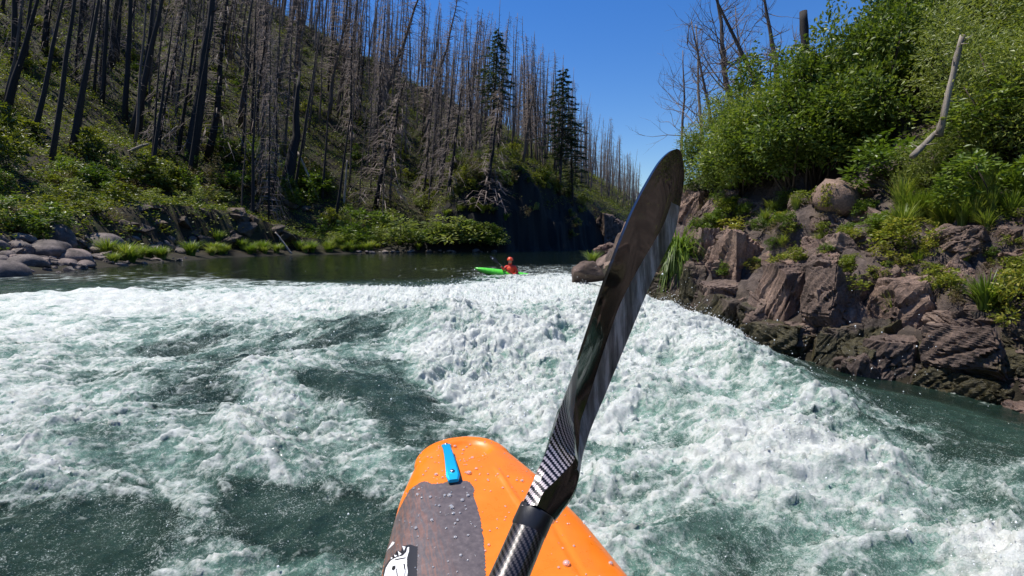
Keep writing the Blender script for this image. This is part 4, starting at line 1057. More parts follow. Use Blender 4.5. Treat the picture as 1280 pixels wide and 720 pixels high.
# ------------------------------------------------------------------ the orange kayak in the foreground
def plastic(name, col, rough=.32, scr=.0):
    m, n, l, p = new_mat(name)
    tc = N(n, 'ShaderNodeTexCoord'); t = N(n, 'ShaderNodeTexNoise', i_Scale=9.0, i_Detail=6.0, i_Roughness=.7); l.new(tc.outputs['Object'], t.inputs['Vector'])
    mp = N(n, 'ShaderNodeMapping'); mp.inputs['Scale'].default_value = (60, 5, 20); mp.inputs['Rotation'].default_value = (0, 0, .5); l.new(tc.outputs['Object'], mp.inputs[0])
    s = N(n, 'ShaderNodeTexNoise', i_Scale=2.0, i_Detail=4.0, i_Roughness=.7); l.new(mp.outputs[0], s.inputs['Vector'])
    sr = ramp(n, [(.66, (0, 0, 0)), (.72, (1, 1, 1))]); l.new(s.outputs[0], sr.inputs[0])
    v = ramp(n, [(.3, tuple(c * .86 for c in col)), (.7, tuple(min(1, c * 1.08) for c in col))]); l.new(t.outputs[0], v.inputs[0])
    c = mixc(n, l, math_(n, l, 'MULTIPLY', sr.outputs[0], .35 * (1 if scr else 0)), v.outputs[0], tuple(c * .6 + .1 for c in col))
    l.new(c, p.inputs['Base Color'])
    rr = ramp(n, [(.35, (rough * .7,) * 3), (.65, (rough * 1.35,) * 3)]); l.new(t.outputs[0], rr.inputs[0]); l.new(rr.outputs[0], p.inputs['Roughness'])
    l.new(bump(n, l, s.outputs[0], .12, .002), p.inputs['Normal'])
    return m
orange = plastic('orange_plastic', (.90, .20, .008), .33, 1)
black_pl = plastic('black_plastic', (.018, .018, .02), .4)
neoprene = plastic('black_neoprene', (.02, .02, .022), .7)
green_pl = plastic('green_plastic', (.10, .62, .04), .3)
def metal(name, col, rough=.25):
    m, n, l, p = new_mat(name); p.inputs['Base Color'].default_value = (*col, 1); p.inputs['Metallic'].default_value = 1; p.inputs['Roughness'].default_value = rough
    t = N(n, 'ShaderNodeTexNoise', i_Scale=60.0, i_Detail=4.0); l.new(bump(n, l, t.outputs[0], .1, .002), p.inputs['Normal']); return m
blue_metal = metal('blue_anodised_metal', (.01, .50, .85), .38); blue_metal.node_tree.nodes['Principled BSDF'].inputs['Metallic'].default_value = .55; steel = metal('steel_bolt', (.5, .5, .52), .3)

tipW = on_z(571, 541, .81); tipW = np.array([tipW[0], tipW[1], .81])
backW = on_z(640, 720, .715)
ax_ = (tipW - backW)[:2]; ax_ /= np.linalg.norm(ax_); KROT = math.atan2(-ax_[0], ax_[1])
TIPS = 1.28                                                  # local y of the bow tip
KC = np.array([tipW[0] - ax_[0] * TIPS, tipW[1] - ax_[1] * TIPS, 0.0]); KC[2] = .33
S = np.array([0, .015, .05, .12, .25, .45, .7, 1.0, 1.4, 1.9, 2.3, 2.55, 2.62])
Wd = np.array([.0, .045, .088, .155, .212, .268, .304, .322, .32, .27, .17, .05, .0])
ZM = np.array([.46, .452, .442, .425, .39, .345, .295, .265, .25, .27, .33, .38, .40])      # height of the widest line
HT = np.array([.002, .020, .034, .050, .066, .080, .092, .10, .11, .09, .07, .035, .004])
HB = np.array([.002, .03, .06, .11, .18, .25, .30, .33, .34, .31, .22, .08, .004])
def ki(s, A): return np.interp(s, S, A)
def smooth_tab(A):
    ss = np.linspace(0, 2.62, 525); a = np.interp(ss, S, A); k = np.ones(13) / 13
    b = np.convolve(np.pad(a, 6, 'edge'), k, 'valid'); b[:3] = a[:3]; b[-3:] = a[-3:]; return ss, b
TW, TZ, TT, TB = (smooth_tab(A) for A in (Wd, ZM, HT, HB))
kw = lambda s: np.where(s < .08, np.interp(s, S, Wd), np.interp(s, *TW)); kz = lambda s: np.interp(s, *TZ); kt = lambda s: np.interp(s, *TT); kb = lambda s: np.interp(s, *TB)
def w_of(s):   # rounded nose
    return np.where(s < .12, .155 * np.sqrt(np.clip(s / .12, 0, 1) * (2 - np.clip(s / .12, 0, 1))) ** 1.0, np.maximum(kw(s), 0))
def deck_z(s, lat):
    w = np.maximum(w_of(s), 1e-4); q = np.clip(np.abs(lat) / w, 0, 1)
    z = kz(s) + kt(s) * (1 - q ** 3.2) ** (1 / 1.7)
    z = z - .016 * np.exp(-(((s - .118) / .058) ** 2 + ((lat - .012) / .072) ** 2) ** 4)            # recess round the grab handle
    z = z + .006 * np.exp(-((lat - (.07 + .10 * (s - .25))) / .006) ** 2) * sstep(.22, .3, s) * (1 - sstep(.5, .6, s))   # moulded rib
    z = z - .004 * np.exp(-((lat - .15) / .008) ** 2) * sstep(.45, .55, s)
    return z
ssn = np.concatenate([np.linspace(0, 1, 40) ** 2 * .12, np.arange(.124, 1.1, .006), np.arange(1.1, 2.5, .03), np.linspace(2.5, 2.62, 12)])
nt = 110; lam = np.sin(np.linspace(-math.pi / 2, math.pi / 2, nt))
top = []; 
for s in ssn: 
    lat = lam * w_of(s); top.append(np.stack([lat, np.full(nt, TIPS - s), deck_z(s, lat)], 1))
bot = []; lam2 = np.sin(np.linspace(math.pi / 2, -math.pi / 2, 34))[1:-1]
for s in ssn:
    w = w_of(s); lat = lam2 * w; q = np.abs(lam2); z = kz(s) - kb(s) * (1 - q ** 2.6) ** (1 / 2.2); bot.append(np.stack([lat, np.full(32, TIPS - s), z], 1))
ring = np.concatenate([np.array(top), np.array(bot)], 1); nr, nc = ring.shape[:2]
kayak = empty('kayak', tuple(KC), 'orange whitewater kayak with a grey worn foredeck in the foreground', 'kayak')
kayak.rotation_euler = (0, R(0), KROT)
mk('hull', ring.reshape(-1, 3), grid_faces(nr, nc, True)[:, ::-1], orange, kayak)
def k_local(px, py):
    """where a pixel of the photograph lands on the deck, as (distance from the tip, sideways)"""
    z = .78
    for _ in range(6):
        P = on_z(px, py, z); d = P - KC; c, s_ = math.cos(-KROT), math.sin(-KROT); lx = d[0] * c - d[1] * s_; ly = d[0] * s_ + d[1] * c
        s = TIPS - ly; z = KC[2] + float(deck_z(np.array([max(s, 0)]), np.array([lx]))[0])
    return s, lx
def patch(name, poly, lift, mat, parent, step=.0022, ragged=.0):
    """a thin skin lying on the deck inside an outline measured on the photograph"""
    Q = np.array([k_local(*p) for p in poly]); s0, l0 = Q.min(0) - .004; s1, l1 = Q.max(0) + .004
    s_ = np.arange(max(s0, .001), s1, step); l_ = np.arange(l0, l1, step); SS, LL = np.meshgrid(s_, l_, indexing='ij')
    js = SS + ragged * fbm(SS * 90, LL * 90, 3, 5); jl = LL + ragged * fbm(SS * 90 + 7, LL * 90, 3, 6)
    ins = in_poly(jl, js, Q[:, ::-1]) & (np.abs(LL) < w_of(SS) * .997)
    Z = deck_z(SS, LL) + lift; V = np.stack([LL, TIPS - SS, Z], -1).reshape(-1, 3); F = grid_faces(len(s_), len(l_))
    fl = ins.ravel(); F = F[fl[F].all(1)]
    used = np.unique(F); mp = -np.ones(len(V), int); mp[used] = np.arange(len(used))
    if not len(F): print('empty patch', name, poly[0]); return
    return mk(name, V[used], mp[F], mat, parent)
def decal_mat():
    m, n, l, p = new_mat('grey_deck_skin')
    tc = N(n, 'ShaderNodeTexCoord'); t = N(n, 'ShaderNodeTexNoise', i_Scale=70.0, i_Detail=5.0, i_Roughness=.7); l.new(tc.outputs['Object'], t.inputs['Vector'])
    mp = N(n, 'ShaderNodeMapping'); mp.inputs['Scale'].default_value = (150, 14, 30); mp.inputs['Rotation'].default_value = (0, 0, -.5); l.new(tc.outputs['Object'], mp.inputs[0])
    s = N(n, 'ShaderNodeTexNoise', i_Scale=1.2, i_Detail=5.0, i_Roughness=.7); l.new(mp.outputs[0], s.inputs['Vector'])
    sp = N(n, 'ShaderNodeSeparateXYZ'); l.new(tc.outputs['Object'], sp.inputs[0])
    c = ramp(n, [(.3, (.075, .062, .062)), (.55, (.115, .094, .092)), (.75, (.17, .14, .135))]); l.new(t.outputs[0], c.inputs[0])
    # orange hull scraped bare towards the left edge
    e = ramp(n, [(0.0, (1, 1, 1)), (1.0, (0, 0, 0))]); l.new(math_(n, l, 'MULTIPLY', math_(n, l, 'ADD', sp.outputs[0], .165), 16.0), e.inputs[0])
    sr = ramp(n, [(.47, (0, 0, 0)), (.56, (1, 1, 1))]); l.new(s.outputs[0], sr.inputs[0])
    fc = math_(n, l, 'MULTIPLY', math_(n, l, 'MULTIPLY', e.outputs[0], sr.outputs[0]), .22)
    cc = mixc(n, l, fc, c.outputs[0], (.42, .14, .05))
    l.new(cc, p.inputs['Base Color']); p.inputs['Roughness'].default_value = .38
    l.new(bump(n, l, t.outputs[0], .15, .001), p.inputs['Normal']); return m
patch('deck_skin', [(440, 860), (474, 740), (482, 690), (492, 655), (503, 628), (512, 612), (524, 604), (531, 601), (541, 605), (553, 604), (562, 601), (578, 600), (588, 603), (594, 612), (592, 620), (597, 632), (602, 655), (606, 682), (608, 720), (614, 860)], .0009, decal_mat(), kayak, ragged=.003)
blackp, n_, l_, p_ = new_mat('black_print'); p_.inputs['Base Color'].default_value = (.012, .012, .014, 1); p_.inputs['Roughness'].default_value = .35
whitep, n_, l_, p_ = new_mat('white_print'); p_.inputs['Base Color'].default_value = (.8, .8, .8, 1); p_.inputs['Roughness'].default_value = .35
def zp(x, y): return (460 + x / 9.0, 640 + y / 9.0)      # from the enlarged view of the emblem
patch('emblem_backing', [zp(*p) for p in [(150, 800), (180, 640), (250, 530), (300, 480), (320, 440), (370, 450), (380, 390), (430, 380), (480, 370), (560, 400), (550, 800)]], .0016, blackp, kayak, .0011)
patch('emblem', [zp(*p) for p in [(160, 800), (200, 640), (250, 560), (320, 520), (390, 500), (430, 460), (440, 410), (465, 400), (462, 450), (440, 530), (440, 600), (450, 680), (430, 800)]], .0023, whitep, kayak, .0008)
for q in ([(380, 390), (425, 400), (405, 450)], [(335, 445), (380, 480), (345, 505)], [(290, 485), (335, 500), (300, 520)], [(255, 515), (285, 525), (255, 545)], [(240, 400), (275, 340), (302, 350), (285, 380), (250, 410), (180, 490), (160, 500)]):
    patch('emblem_spike', [zp(*p) for p in q], .0023, whitep, kayak, .0007)
for q in ([(262, 660), (275, 620), (312, 612), (310, 650), (285, 675)], [(300, 545), (380, 528), (430, 520), (425, 535), (380, 545), (305, 560)], [(395, 600), (415, 590), (425, 680), (410, 790), (400, 790), (412, 680)], [(315, 650), (328, 645), (340, 790), (325, 790)]):
    patch('emblem_line', [zp(*p) for p in q], .0029, blackp, kayak, .0007)
# grab handle
h0 = k_local(557, 563); h1 = k_local(567, 606)
hb = MB(); n = 16
for_t = np.linspace(0, 1, n)
prof = []
for t in for_t:
    s = h0[0] + (h1[0] - h0[0]) * t; la = h0[1] + (h1[1] - h0[1]) * t
    hw = .0115 + .0085 * t ** 1.5 + .004 * math.exp(-((t) / .12) ** 2); 
    if t in (0.0, 1.0): hw *= .72
    zc = KC[2] * 0 + float(deck_z(np.array([.02 + s * .9]), np.array([la]))[0]) * 0 + .02 * math.sin(math.pi * t) ** .5
    base = (float(deck_z(np.array([h0[0] - .01]), np.array([h0[1]]))[0]) * (1 - t) + float(deck_z(np.array([h1[0] + .01]), np.array([h1[1]]))[0]) * t)
    z = base + .013 + zc * .8; dirn = np.array([h1[1] - h0[1], -(h1[0] - h0[0])]); dirn = dirn / np.linalg.norm(dirn); pe = np.array([-dirn[1], dirn[0]])
    row = []
    for (a, b) in ((-1, -.6), (-1, .35), (-.72, 1), (.72, 1), (1, .35), (1, -.6), (.7, -1), (-.7, -1)):
        row.append((la + pe[0] * hw * a, TIPS - s + pe[1] * hw * a, z + b * .0045))
    prof.append(row)
A = np.array(prof); hb.add(A.reshape(-1, 3), grid_faces(n, 8, True)); hb.F.setdefault(8, []).append(np.array([list(range(8))])); hb.F[8].append(np.array([[8 * (n - 1) + q for q in range(8)][::-1]]))
handle = hb.build('grab_handle', blue_metal, kayak, smooth=False)
for t, rr in ((.08, .006), (.90, .0075)):
    i = int(t * (n - 1)); c = A[i].mean(0); m = MB(); m.tube([c + [0, 0, -.01], c + [0, 0, .0052], c + [0, 0, .0072]], [rr, rr, rr * .7], 14); m.build('bolt', steel, handle)
# cockpit behind, under the camera
m = MB(); th = np.linspace(0, 2 * math.pi, 41); rim = np.stack([.215 * np.cos(th), -.22 + .40 * np.sin(th), .375 + .0 * th + .03 * np.sin(th)], 1); m.tube(rim, .013, 8, cap=False); m.build('cockpit_rim', black_pl, kayak)
rr_ = np.linspace(0, 1, 12)[:, None]; V = np.stack([rr_ * .21 * np.cos(th), -.22 + rr_ * .39 * np.sin(th), .385 + .05 * (1 - rr_ ** 2) + .03 * rr_ * np.sin(th)], -1)
mk('spray_deck', V.reshape(-1, 3), grid_faces(12, 41), neoprene, kayak)
# drops of water on the deck
clear, n_, l_, p_ = new_mat('water_drop'); p_.inputs['Base Color'].default_value = (1, 1, 1, 1); p_.inputs['Transmission Weight'].default_value = .72; p_.inputs['Roughness'].default_value = .03; p_.inputs['Coat Weight'].default_value = 1.0; p_.inputs['IOR'].default_value = 1.33
m = MB(); bmx = bmesh.new(); bmesh.ops.create_icosphere(bmx, subdivisions=2, radius=1); iv = np.array([v.co[:] for v in bmx.verts]); jf = np.array([[v.index for v in f.verts] for f in bmx.faces]); bmx.free()
for i in range(330):
    s = rng.uniform(.06, .75); la = rng.uniform(-1, 1) * float(w_of(np.array([s]))[0]) * .92
    if la > .05 and rng.random() < .6: continue
    r_ = rng.lognormal(math.log(.0017), .5); z = float(deck_z(np.array([s]), np.array([la]))[0])
    r_ *= 1.25; m.add(iv * [r_, r_, r_ * .7] + [la, TIPS - s, z + .0012 + r_ * .1], jf)
for px, py, r_ in ((522, 619, .0065), (527, 623, .005), (538, 622, .006), (556, 620, .006), (562, 620, .0085), (585, 620, .0065), (578, 626, .007), (549, 633, .0045), (565, 635, .0075), (575, 642, .004), (540, 651, .006), (520, 661, .006), (572, 651, .005), (585, 670, .004), (576, 695, .005), (594, 659, .003)):
    s, la = k_local(px, py); z = float(deck_z(np.array([s]), np.array([la]))[0]); m.add(iv * [r_ * .8, r_, r_ * .6] + [la, TIPS - s, z + .002], jf)
dr_ = m.build('water_drops', clear, kayak); dr_['kind'] = 'stuff'

# ------------------------------------------------------------------ the paddle
def carbon(name, weave=0.0, tint=1.0):
    m, n, l, p = new_mat(name)
    p.inputs['Roughness'].default_value = .10; p.inputs['Specular IOR Level'].default_value = .5; p.inputs['Coat Weight'].default_value = .35; p.inputs['Coat Roughness'].default_value = .02
    if weave:
        uv = N(n, 'ShaderNodeUVMap'); sp = N(n, 'ShaderNodeSeparateXYZ'); l.new(uv.outputs[0], sp.inputs[0])
        fr = lambda v: math_(n, l, 'FRACT', v)
        a = math_(n, l, 'ADD', sp.outputs[0], sp.outputs[1]); b = math_(n, l, 'SUBTRACT', sp.outputs[0], sp.outputs[1])
        ca = math_(n, l, 'FLOOR', math_(n, l, 'MULTIPLY', sp.outputs[0], 1.0)); cb = math_(n, l, 'FLOOR', sp.outputs[1])
        # 2/2 twill: cell goes over or under by (i + j) mod 4
        md = math_(n, l, 'MODULO', math_(n, l, 'ADD', math_(n, l, 'ADD', ca, cb), 4000.0), 4.0)
        over = math_(n, l, 'LESS_THAN', md, 1.5)
        fx = fr(sp.outputs[0]); fy = fr(sp.outputs[1])
        gx = math_(n, l, 'ABSOLUTE', math_(n, l, 'SUBTRACT', fx, .5)); gy = math_(n, l, 'ABSOLUTE', math_(n, l, 'SUBTRACT', fy, .5))
        edge = math_(n, l, 'ADD', math_(n, l, 'MULTIPLY', over, gx), math_(n, l, 'MULTIPLY', math_(n, l, 'SUBTRACT', 1.0, over), gy))
        sh = ramp(n, [(.25, (1,) * 3), (.5, (.4,) * 3)]); l.new(edge, sh.inputs[0])
        hi = tuple(v * tint for v in (.42, .36, .35)); base = mixc(n, l, over, (.012, .011, .012), hi)
        l.new(mixc(n, l, 1.0, base, sh.outputs[0], 'MULTIPLY'), p.inputs['Base Color'])
        l.new(bump(n, l, over, .25, .0006), p.inputs['Normal']); p.inputs['Metallic'].default_value = .35; p.inputs['Roughness'].default_value = .32
    else:
        tc = N(n, 'ShaderNodeTexCoord'); t = N(n, 'ShaderNodeTexNoise', i_Scale=14.0, i_Detail=8.0, i_Roughness=.7); l.new(tc.outputs['Object'], t.inputs['Vector'])
        c = ramp(n, [(.35, (.006, .006, .006)), (.6, (.012, .011, .010)), (.8, (.035, .032, .028))]); l.new(t.outputs[0], c.inputs[0]); l.new(c.outputs[0], p.inputs['Base Color'])
        rr = ramp(n, [(.3, (.03,) * 3), (.7, (.12,) * 3)]); l.new(t.outputs[0], rr.inputs[0]); l.new(rr.outputs[0], p.inputs['Roughness'])
        t9 = N(n, 'ShaderNodeTexNoise', i_Scale=7.0, i_Detail=1.0); l.new(tc.outputs['Object'], t9.inputs['Vector']); nb_ = bump(n, l, t9.outputs[0], .6, .012); l.new(nb_, p.inputs['Normal']); l.new(nb_, p.inputs['Coat Normal'])
    return m
carb = carbon('glossy_carbon')
def painted_sheen():  # streaky pale grey colour paints the reflected sheen along the blade's right facet
    m, n, l, p = new_mat('painted_sheen_carbon'); tc = N(n, 'ShaderNodeTexCoord'); mp = N(n, 'ShaderNodeMapping'); mp.inputs['Rotation'].default_value = (0, .42, 0); mp.inputs['Scale'].default_value = (45, 12, 5)
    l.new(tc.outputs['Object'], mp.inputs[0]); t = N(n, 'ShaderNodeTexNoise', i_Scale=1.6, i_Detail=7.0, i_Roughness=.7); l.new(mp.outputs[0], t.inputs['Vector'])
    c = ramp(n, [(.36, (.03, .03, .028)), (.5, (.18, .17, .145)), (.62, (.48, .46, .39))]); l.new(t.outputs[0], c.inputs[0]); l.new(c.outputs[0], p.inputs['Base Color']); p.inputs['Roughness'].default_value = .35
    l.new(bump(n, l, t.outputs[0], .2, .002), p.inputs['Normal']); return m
carb_g = painted_sheen(); carb_w = carbon('carbon_twill', 1, 1.6); carb_s = carbon('carbon_twill_dark', 1, .22)
ST = [  # L, S1, S2, R in pixels of the photograph; distance; half spread in depth; back bulge; front bulge
 ((652,632),(664,634),(680,645),(692,655),.450,.004,.014,.011), ((660,615),(673,617),(690,629),(704,638),.460,.005,.014,.010),
 ((668,598),(688,603),(700,612),(716,622),.470,.008,.013,.008), ((676,580),(702,590),(711,600),(722,606),.482,.010,.012,.006),
 ((684,562),(715,576),(720,583),(725,590),.495,.013,.011,.004), ((692,538),(717,558),(722,566),(728,572),.512,.019,.010,.003),
 ((700,512),(718,538),(725,546),(733,554),.528,.026,.009,.002),((706,495),(719,520),(728,527),(738,538),.545,.031,.007,.001),
 ((713,476),(722,503),(735,508),(746,518),.560,.038,.006,.001),((719,461),(725,478),(743,486),(756,495),.575,.045,.004,.001),
 ((726,444),(729,452),(752,462),(766,470),.585,.052,.003,0),((737,412),(740,416),(766,419),(785,424),.605,.062,.003,0),
 ((749,375),(752,378),(781,378),(802,382),.625,.070,.003,0),((766,328),(769,331),(803,335),(821,338),.65,.075,.003,0),
 ((786,276),(789,279),(830,288),(842,294),.675,.072,.003,0),((798,250),(801,252),(840,264),(848,270),.687,.064,.003,0),
 ((809,229),(812,231),(846,242),(852,247),.695,.054,.003,0),((821,208),(824,210),(850,222),(855,226),.702,.040,.003,0),
 ((829,197),(832,198),(851,207),(855,210),.706,.026,.002,0),((838,189),(841,189),(850,193),(853,195),.71,.012,.001,0),((846,186),(847,186),(849,187),(850,188),.712,.002,.0005,0)]
rows = []; pts_f = []
cents = [at_depth(*(np.array(s[0]) + np.array(s[3])) / 2, s[4]) for s in ST]
for i, (Lp, S1, S2, Rp, D, sp_, bb, fb) in enumerate(ST):
    w = math.hypot(Rp[0] - Lp[0], Rp[1] - Lp[1]); f1 = math.hypot(S1[0] - Lp[0], S1[1] - Lp[1]) / w; f2 = min(.97, math.hypot(S2[0] - Lp[0], S2[1] - Lp[1]) / w)
    dL, dR_ = D - sp_, D + sp_
    K = [at_depth(*Lp, dL), at_depth(*S1, dL + (dR_ - dL) * f1 - .004 * (bb > .003)), at_depth(*S2, dL + (dR_ - dL) * f2 - .010 * min(1, sp_ / .05)), at_depth(*Rp, dR_ - (dR_ - dL) * (1 - f2) * .6 * min(1, sp_ / .03))]
    tan = cents[min(i + 1, len(ST) - 1)] - cents[max(i - 1, 0)]; tan /= np.linalg.norm(tan)
    ch = K[3] - K[0]; nrm = np.cross(tan, ch); nrm /= np.linalg.norm(nrm) + 1e-9
    if np.dot(nrm, (K[0] + K[3]) / 2 - CAM) < 0: nrm = -nrm
    if sp_ < .012: pass
    fr_ = []
    for (a, b, k) in ((0, 1, 4), (1, 2, 6), (2, 3, 4)):
        for q in range(k):
            fr_.append(K[a] + (K[b] - K[a]) * q / k)
    fr_.append(K[3]); fr_ = np.array(fr_); u = np.linspace(0, 1, len(fr_)); dome = np.sqrt(4 * u * (1 - u))
    cup = np.sin(np.pi * u) * .006 * min(1, sp_ / .05)       # spooned face
    fr_ = fr_ - nrm[None] * (dome * fb - cup)[:, None]
    ub = np.linspace(1, 0, 14)[1:-1]; bk = K[0] + (K[3] - K[0]) * ub[:, None] + nrm[None] * (np.sqrt(4 * ub * (1 - ub)) * bb)[:, None] + nrm[None] * (np.sin(np.pi * ub) * .006 * min(1, sp_ / .05))[:, None]
    if bb <= .004:   # blade proper: the back follows the face at laminate thickness
        idx = (ub * 14); bk = np.stack([np.interp(idx, np.arange(15), fr_[:, c]) for c in range(3)], 1) + nrm[None] * .0028
    rows.append(np.concatenate([fr_, bk]))
Rw = np.array(rows)
def dens(A, k=4):
    t = np.arange(len(A)); tt = np.linspace(0, len(A) - 1, (len(A) - 1) * k + 1); out = []
    for q in tt:      # Catmull-Rom through the stations
        i = min(int(q), len(A) - 2); f = q - i; p0, p1, p2, p3 = A[max(i - 1, 0)], A[i], A[i + 1], A[min(i + 2, len(A) - 1)]
        out.append(.5 * (2 * p1 + (p2 - p0) * f + (2 * p0 - 5 * p1 + 4 * p2 - p3) * f * f + (3 * p1 - p0 - 3 * p2 + p3) * f ** 3))
    return np.array(out)
Rw = dens(Rw)
P_root = at_depth(560, 900, .35); c_band = (cents[0] * 0 + at_depth(664, 656, .447))
pad = empty('paddle', tuple(P_root), 'black carbon kayak paddle raised across the view', 'paddle')
def uv_set(o, nr, nc, wrapn, su, sv):
    me = o.data; uvl = me.uv_layers.new(name='UVMap'); li = np.empty(len(me.loops), int); me.loops.foreach_get('vertex_index', li)
    co = np.empty(len(me.vertices) * 3); me.vertices.foreach_get('co', co); co = co.reshape(nr, nc, 3)
    v = np.concatenate([[0], np.cumsum(np.linalg.norm(np.diff(co.mean(1), axis=0), axis=1))]); wmean = np.linalg.norm(np.diff(co, axis=1), axis=2).sum(1)
    u = np.concatenate([np.zeros((nr, 1)), np.cumsum(np.linalg.norm(np.diff(co, axis=1), axis=2), axis=1)], 1)
    U = u.ravel()[li]; Vv = np.repeat(v, nc)[li]
    uvl.data.foreach_set('uv', np.stack([U * su, Vv * sv], 1).ravel().astype(np.float32))
nr, nc = Rw.shape[:2]; V = Rw.reshape(-1, 3) - P_root
blade = mk('blade', V, [grid_faces(nr, nc, True), np.array([list(range(nc))[::-1]])], carb, pad)
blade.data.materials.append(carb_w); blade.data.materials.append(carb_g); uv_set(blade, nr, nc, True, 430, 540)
mi = np.zeros(len(blade.data.polygons), int); fi = grid_faces(nr, nc, True)
colx = fi[:, 0] % nc; rowx = fi[:, 0] // nc; mi[:len(fi)] = ((colx < 4) & (rowx < 42)) | ((rowx < 12) & (colx > 14))
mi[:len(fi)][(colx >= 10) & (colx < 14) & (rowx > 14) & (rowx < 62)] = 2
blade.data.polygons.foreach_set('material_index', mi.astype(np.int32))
shp = blade.data.polygons; 
try: blade.data.set_sharp_from_angle(angle=R(14))
except Exception: pass
m = MB(); a0 = at_depth(560, 900, .35); a1 = at_depth(637, 720, .418); tt = np.linspace(0, 1, 30)[:, None]
path = [a0, (a0 + a1) / 2 + [0, 0, .002], a1, c_band]
path = dens(np.array(path), 10); sh_r = .0152
th = np.linspace(0, 2 * math.pi, 32, endpoint=False); T = np.gradient(path, axis=0); T /= np.linalg.norm(T, axis=1)[:, None]; U = np.cross(T, [0, 1, 0]); U /= np.linalg.norm(U, axis=1)[:, None]; W_ = np.cross(T, U)
V = path[:, None] + sh_r * (np.cos(th)[None, :, None] * U[:, None] + np.sin(th)[None, :, None] * W_[:, None]); nr, nc = V.shape[:2]
shaft = mk('shaft', V.reshape(-1, 3) - P_root, [grid_faces(nr, nc, True), np.array([list(range(nc))]), np.array([list(range(nr * nc - nc, nr * nc))[::-1]])], carb_s, pad); uv_set(shaft, nr, nc, True, 560, 700)
m = MB(); b0 = at_depth(660, 664, .444); b1 = at_depth(672, 637, .452); m.tube([b0 - P_root, b0 + (b1 - b0) * .08 - P_root, b0 + (b1 - b0) * .92 - P_root, b1 - P_root], [.0152, .0159, .0159, .0154], 32); m.build('tape_band', black_pl, pad)

# ------------------------------------------------------------------ the far kayaker
red_m = plastic('red_drysuit', (.62, .035, .012), .6); helmet_m = plastic('orange_helmet', (.70, .09, .03), .3); skin_m = plastic('skin', (.45, .24, .17), .5); navy_m = plastic('navy_sleeve', (.015, .02, .04), .6)
KY = 21.6; A0 = at(593, 334, KY); A1 = at(679, 346, KY + .25)
fk = empty('kayak', tuple((A0 + A1) / 2), 'bright green whitewater kayak half buried in foam in the distance', 'kayak')
d = A1 - A0; L = np.linalg.norm(d); d /= L; up = np.array([0, 0, 1.0]); up -= d * np.dot(up, d); up /= np.linalg.norm(up); sd = np.cross(d, up)
tt = np.linspace(0, 1, 30); rows = []
for t in tt:
    w = .31 * max(0, math.sin(math.pi * t)) ** .55; hh_ = .20 * max(0, math.sin(math.pi * t)) ** .6; th = np.linspace(0, 2 * math.pi, 20, endpoint=False)
    c = (t - .5) * L * d + up * (.10 * (2 * t - 1) ** 2 - .13)
    rows.append(c + sd * (w * np.cos(th))[:, None] + up * (hh_ * np.sign(np.sin(th)) * np.abs(np.sin(th)) ** .8)[:, None])
mk('hull', np.array(rows).reshape(-1, 3), grid_faces(30, 20, True), green_pl, fk)
m = MB(); th = np.linspace(0, 2 * math.pi, 25); c0 = (.52 - .5) * L * d + up * .03
m.tube([c0 + d * .38 * math.cos(a) + sd * .2 * math.sin(a) for a in th], .02, 6, cap=False); m.build('cockpit_rim', black_pl, fk)
m = MB(); s_ = at(597, 333, KY) - (A0 + A1) / 2; m.tube([s_ + up * .02 - sd * .05, s_ + up * .07, s_ + up * .02 + sd * .05], .012, 5); m.build('grab_loop', black_pl, fk)
# person: one continuous skinned body
hip = at(638, 346, KY)
def skin(name, joints, edges, mat, parent, sub=2):
    me = bpy.data.meshes.new(name); me.from_pydata([j[0] for j in joints], edges, []); o = bpy.data.objects.new(name, me); C.objects.link(o); o.parent = parent
    sk = o.modifiers.new('skin', 'SKIN'); me.skin_vertices  # noqa
    for v, j in zip(me.skin_vertices[0].data, joints): v.radius = (j[1], j[2] if len(j) > 2 else j[1])
    me.skin_vertices[0].data[0].use_root = True
    ss = o.modifiers.new('sub', 'SUBSURF'); ss.levels = sub; ss.render_levels = sub
    me.materials.append(mat); return o
person = empty('person', tuple(hip), 'kayaker in a red drysuit and orange red helmet holding a paddle', 'person')
J = [((0, 0, -.05), .17, .13), ((0, 0, .12), .17, .12), ((.01, 0, .30), .19, .13), ((.01, 0, .42), .15, .11), ((.0, 0, .50), .06, .06), ((-.01, -.01, .58), .075, .085), ((-.015, -.015, .68), .085, .095), ((-.015, -.01, .75), .07, .08),
     ((-.17, -.02, .42), .075), ((-.30, -.10, .30), .055), ((-.34, -.30, .42), .045), ((-.35, -.36, .47), .04),
     ((.19, -.02, .41), .075), ((.30, -.06, .20), .055), ((.16, -.26, .12), .045), ((.10, -.32, .12), .04)]
E = [(0, 1), (1, 2), (2, 3), (3, 4), (4, 5), (5, 6), (6, 7), (3, 8), (8, 9), (9, 10), (10, 11), (3, 12), (12, 13), (13, 14), (14, 15)]
body_me = bpy.data.meshes.new('body')
bm = bmesh.new(); lay = bm.verts.layers.skin.verify(); vs = []
for j in J:
    v = bm.verts.new(j[0]); v[lay].radius = (j[1], j[2] if len(j) > 2 else j[1]); vs.append(v)
vs[0][lay].use_root = True
for a, b in E: bm.edges.new((vs[a], vs[b]))
bm.to_mesh(body_me); bm.free()
body = bpy.data.objects.new('body', body_me); C.objects.link(body); body.parent = person
body.modifiers.new('skin', 'SKIN'); ss = body.modifiers.new('sub', 'SUBSURF'); ss.levels = 2; ss.render_levels = 2; body_me.materials.append(red_m)
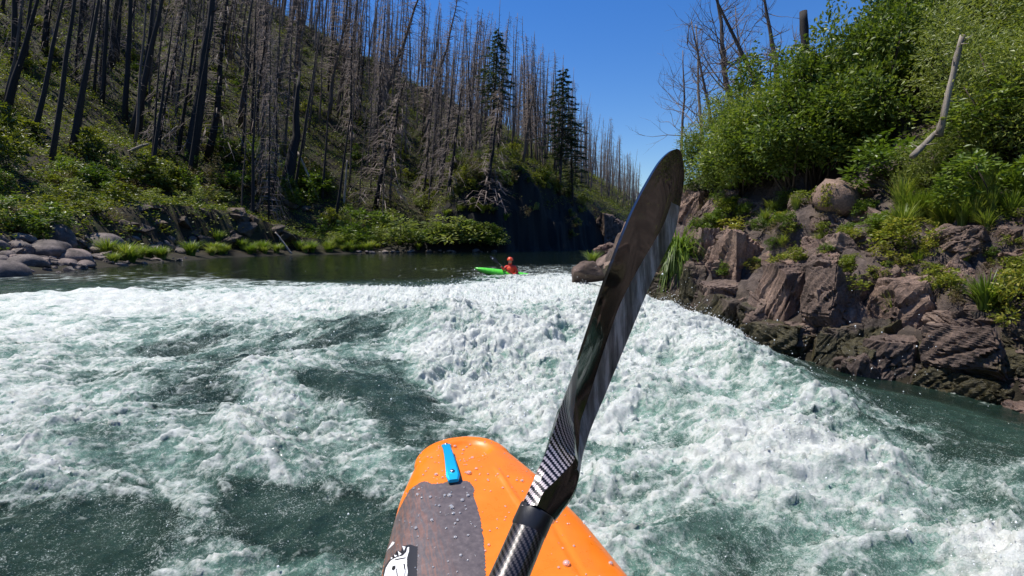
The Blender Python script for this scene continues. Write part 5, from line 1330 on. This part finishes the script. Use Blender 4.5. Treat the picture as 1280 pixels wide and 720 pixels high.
def blob(name, c, r, mat, parent, cut=None, sub=3):
    bm = bmesh.new(); bmesh.ops.create_icosphere(bm, subdivisions=sub, radius=1)
    if cut is not None:
        bmesh.ops.bisect_plane(bm, geom=bm.verts[:] + bm.edges[:] + bm.faces[:], plane_co=cut[0], plane_no=cut[1], clear_outer=True)
    for v in bm.verts: v.co = Vector((v.co.x * r[0] + c[0], v.co.y * r[1] + c[1], v.co.z * r[2] + c[2]))
    me = bpy.data.meshes.new(name); bm.to_mesh(me); bm.free(); me.polygons.foreach_set('use_smooth', [True] * len(me.polygons)); me.materials.append(mat)
    o = bpy.data.objects.new(name, me); C.objects.link(o); o.parent = parent; return o
blob('face', (-.02, -.055, .655), (.075, .075, .10), skin_m, person)
blob('nose', (-.025, -.135, .65), (.012, .018, .02), skin_m, person, sub=2)
for sx in (-.028, .028): blob('eye', (-.022 + sx, -.122, .675), (.011, .008, .007), blackp, person, sub=2)
blob('mouth', (-.023, -.122, .61), (.026, .008, .007), red_m, person, sub=2)
blob('helmet', (-.015, .0, .72), (.125, .14, .12), helmet_m, person, cut=((0, 0, -.35), (0, -.25, -1)))
m = MB(); th = np.linspace(math.pi * 1.05, math.pi * 1.95, 12); m.tube([(-.015 + .125 * math.cos(a), .0 + .165 * math.sin(a), .71) for a in th], .012, 5); m.build('helmet_peak', helmet_m, person)
m = MB(); pf = []
for z, w_, d_ in ((.08, .19, .15), (.16, .205, .165), (.30, .215, .17), (.40, .19, .15), (.44, .13, .12)):
    th = np.linspace(0, 2 * math.pi, 24, endpoint=False); pf.append(np.stack([w_ * np.cos(th), d_ * np.sin(th), np.full(24, z)], 1))
vest_m = plastic('orange_red_vest', (.75, .06, .01), .55)
mk('life_vest', np.array(pf).reshape(-1, 3), grid_faces(5, 24, True), vest_m, person)
H1 = hip + np.array([-.35, -.37, .48]); H2 = hip + np.array([.10, -.33, .12]); dv = (H1 - H2) / np.linalg.norm(H1 - H2)
fp = empty('paddle', tuple(H1), 'dark paddle with a white blade tip held by the distant kayaker', 'paddle')
m = MB(); m.tube([H2 - dv * .35 - H1, H1 + dv * .25 - H1], .016, 8); m.build('shaft', black_pl, fp)
white_pl = plastic('white_plastic', (.75, .75, .72), .35)
for c, s_, mt in ((dv * .42, 1, black_pl), (H2 - H1 - dv * .55, -1, black_pl)):
    rws = []; wdir = np.cross(dv, [0, 1, 0]); wdir /= np.linalg.norm(wdir); nd = np.cross(dv, wdir)
    for t in np.linspace(0, 1, 12):
        w = .08 * math.sin(math.pi * min(1, t * .93 + .05)) ** .5; cc = c + dv * (t - .5) * .44
        rws.append([cc - wdir * w + nd * .01, cc + nd * .016, cc + wdir * w + nd * .01, cc + wdir * w, cc - nd * .004, cc - wdir * w])
    mk('blade', np.array(rws).reshape(-1, 3), grid_faces(12, 6, True), mt, fp)
m = MB(); m.add(iv * [.05, .02, .05] + dv * .5, jf); m.build('blade_tip', white_pl, fp)
print('objects', len(bpy.data.objects))
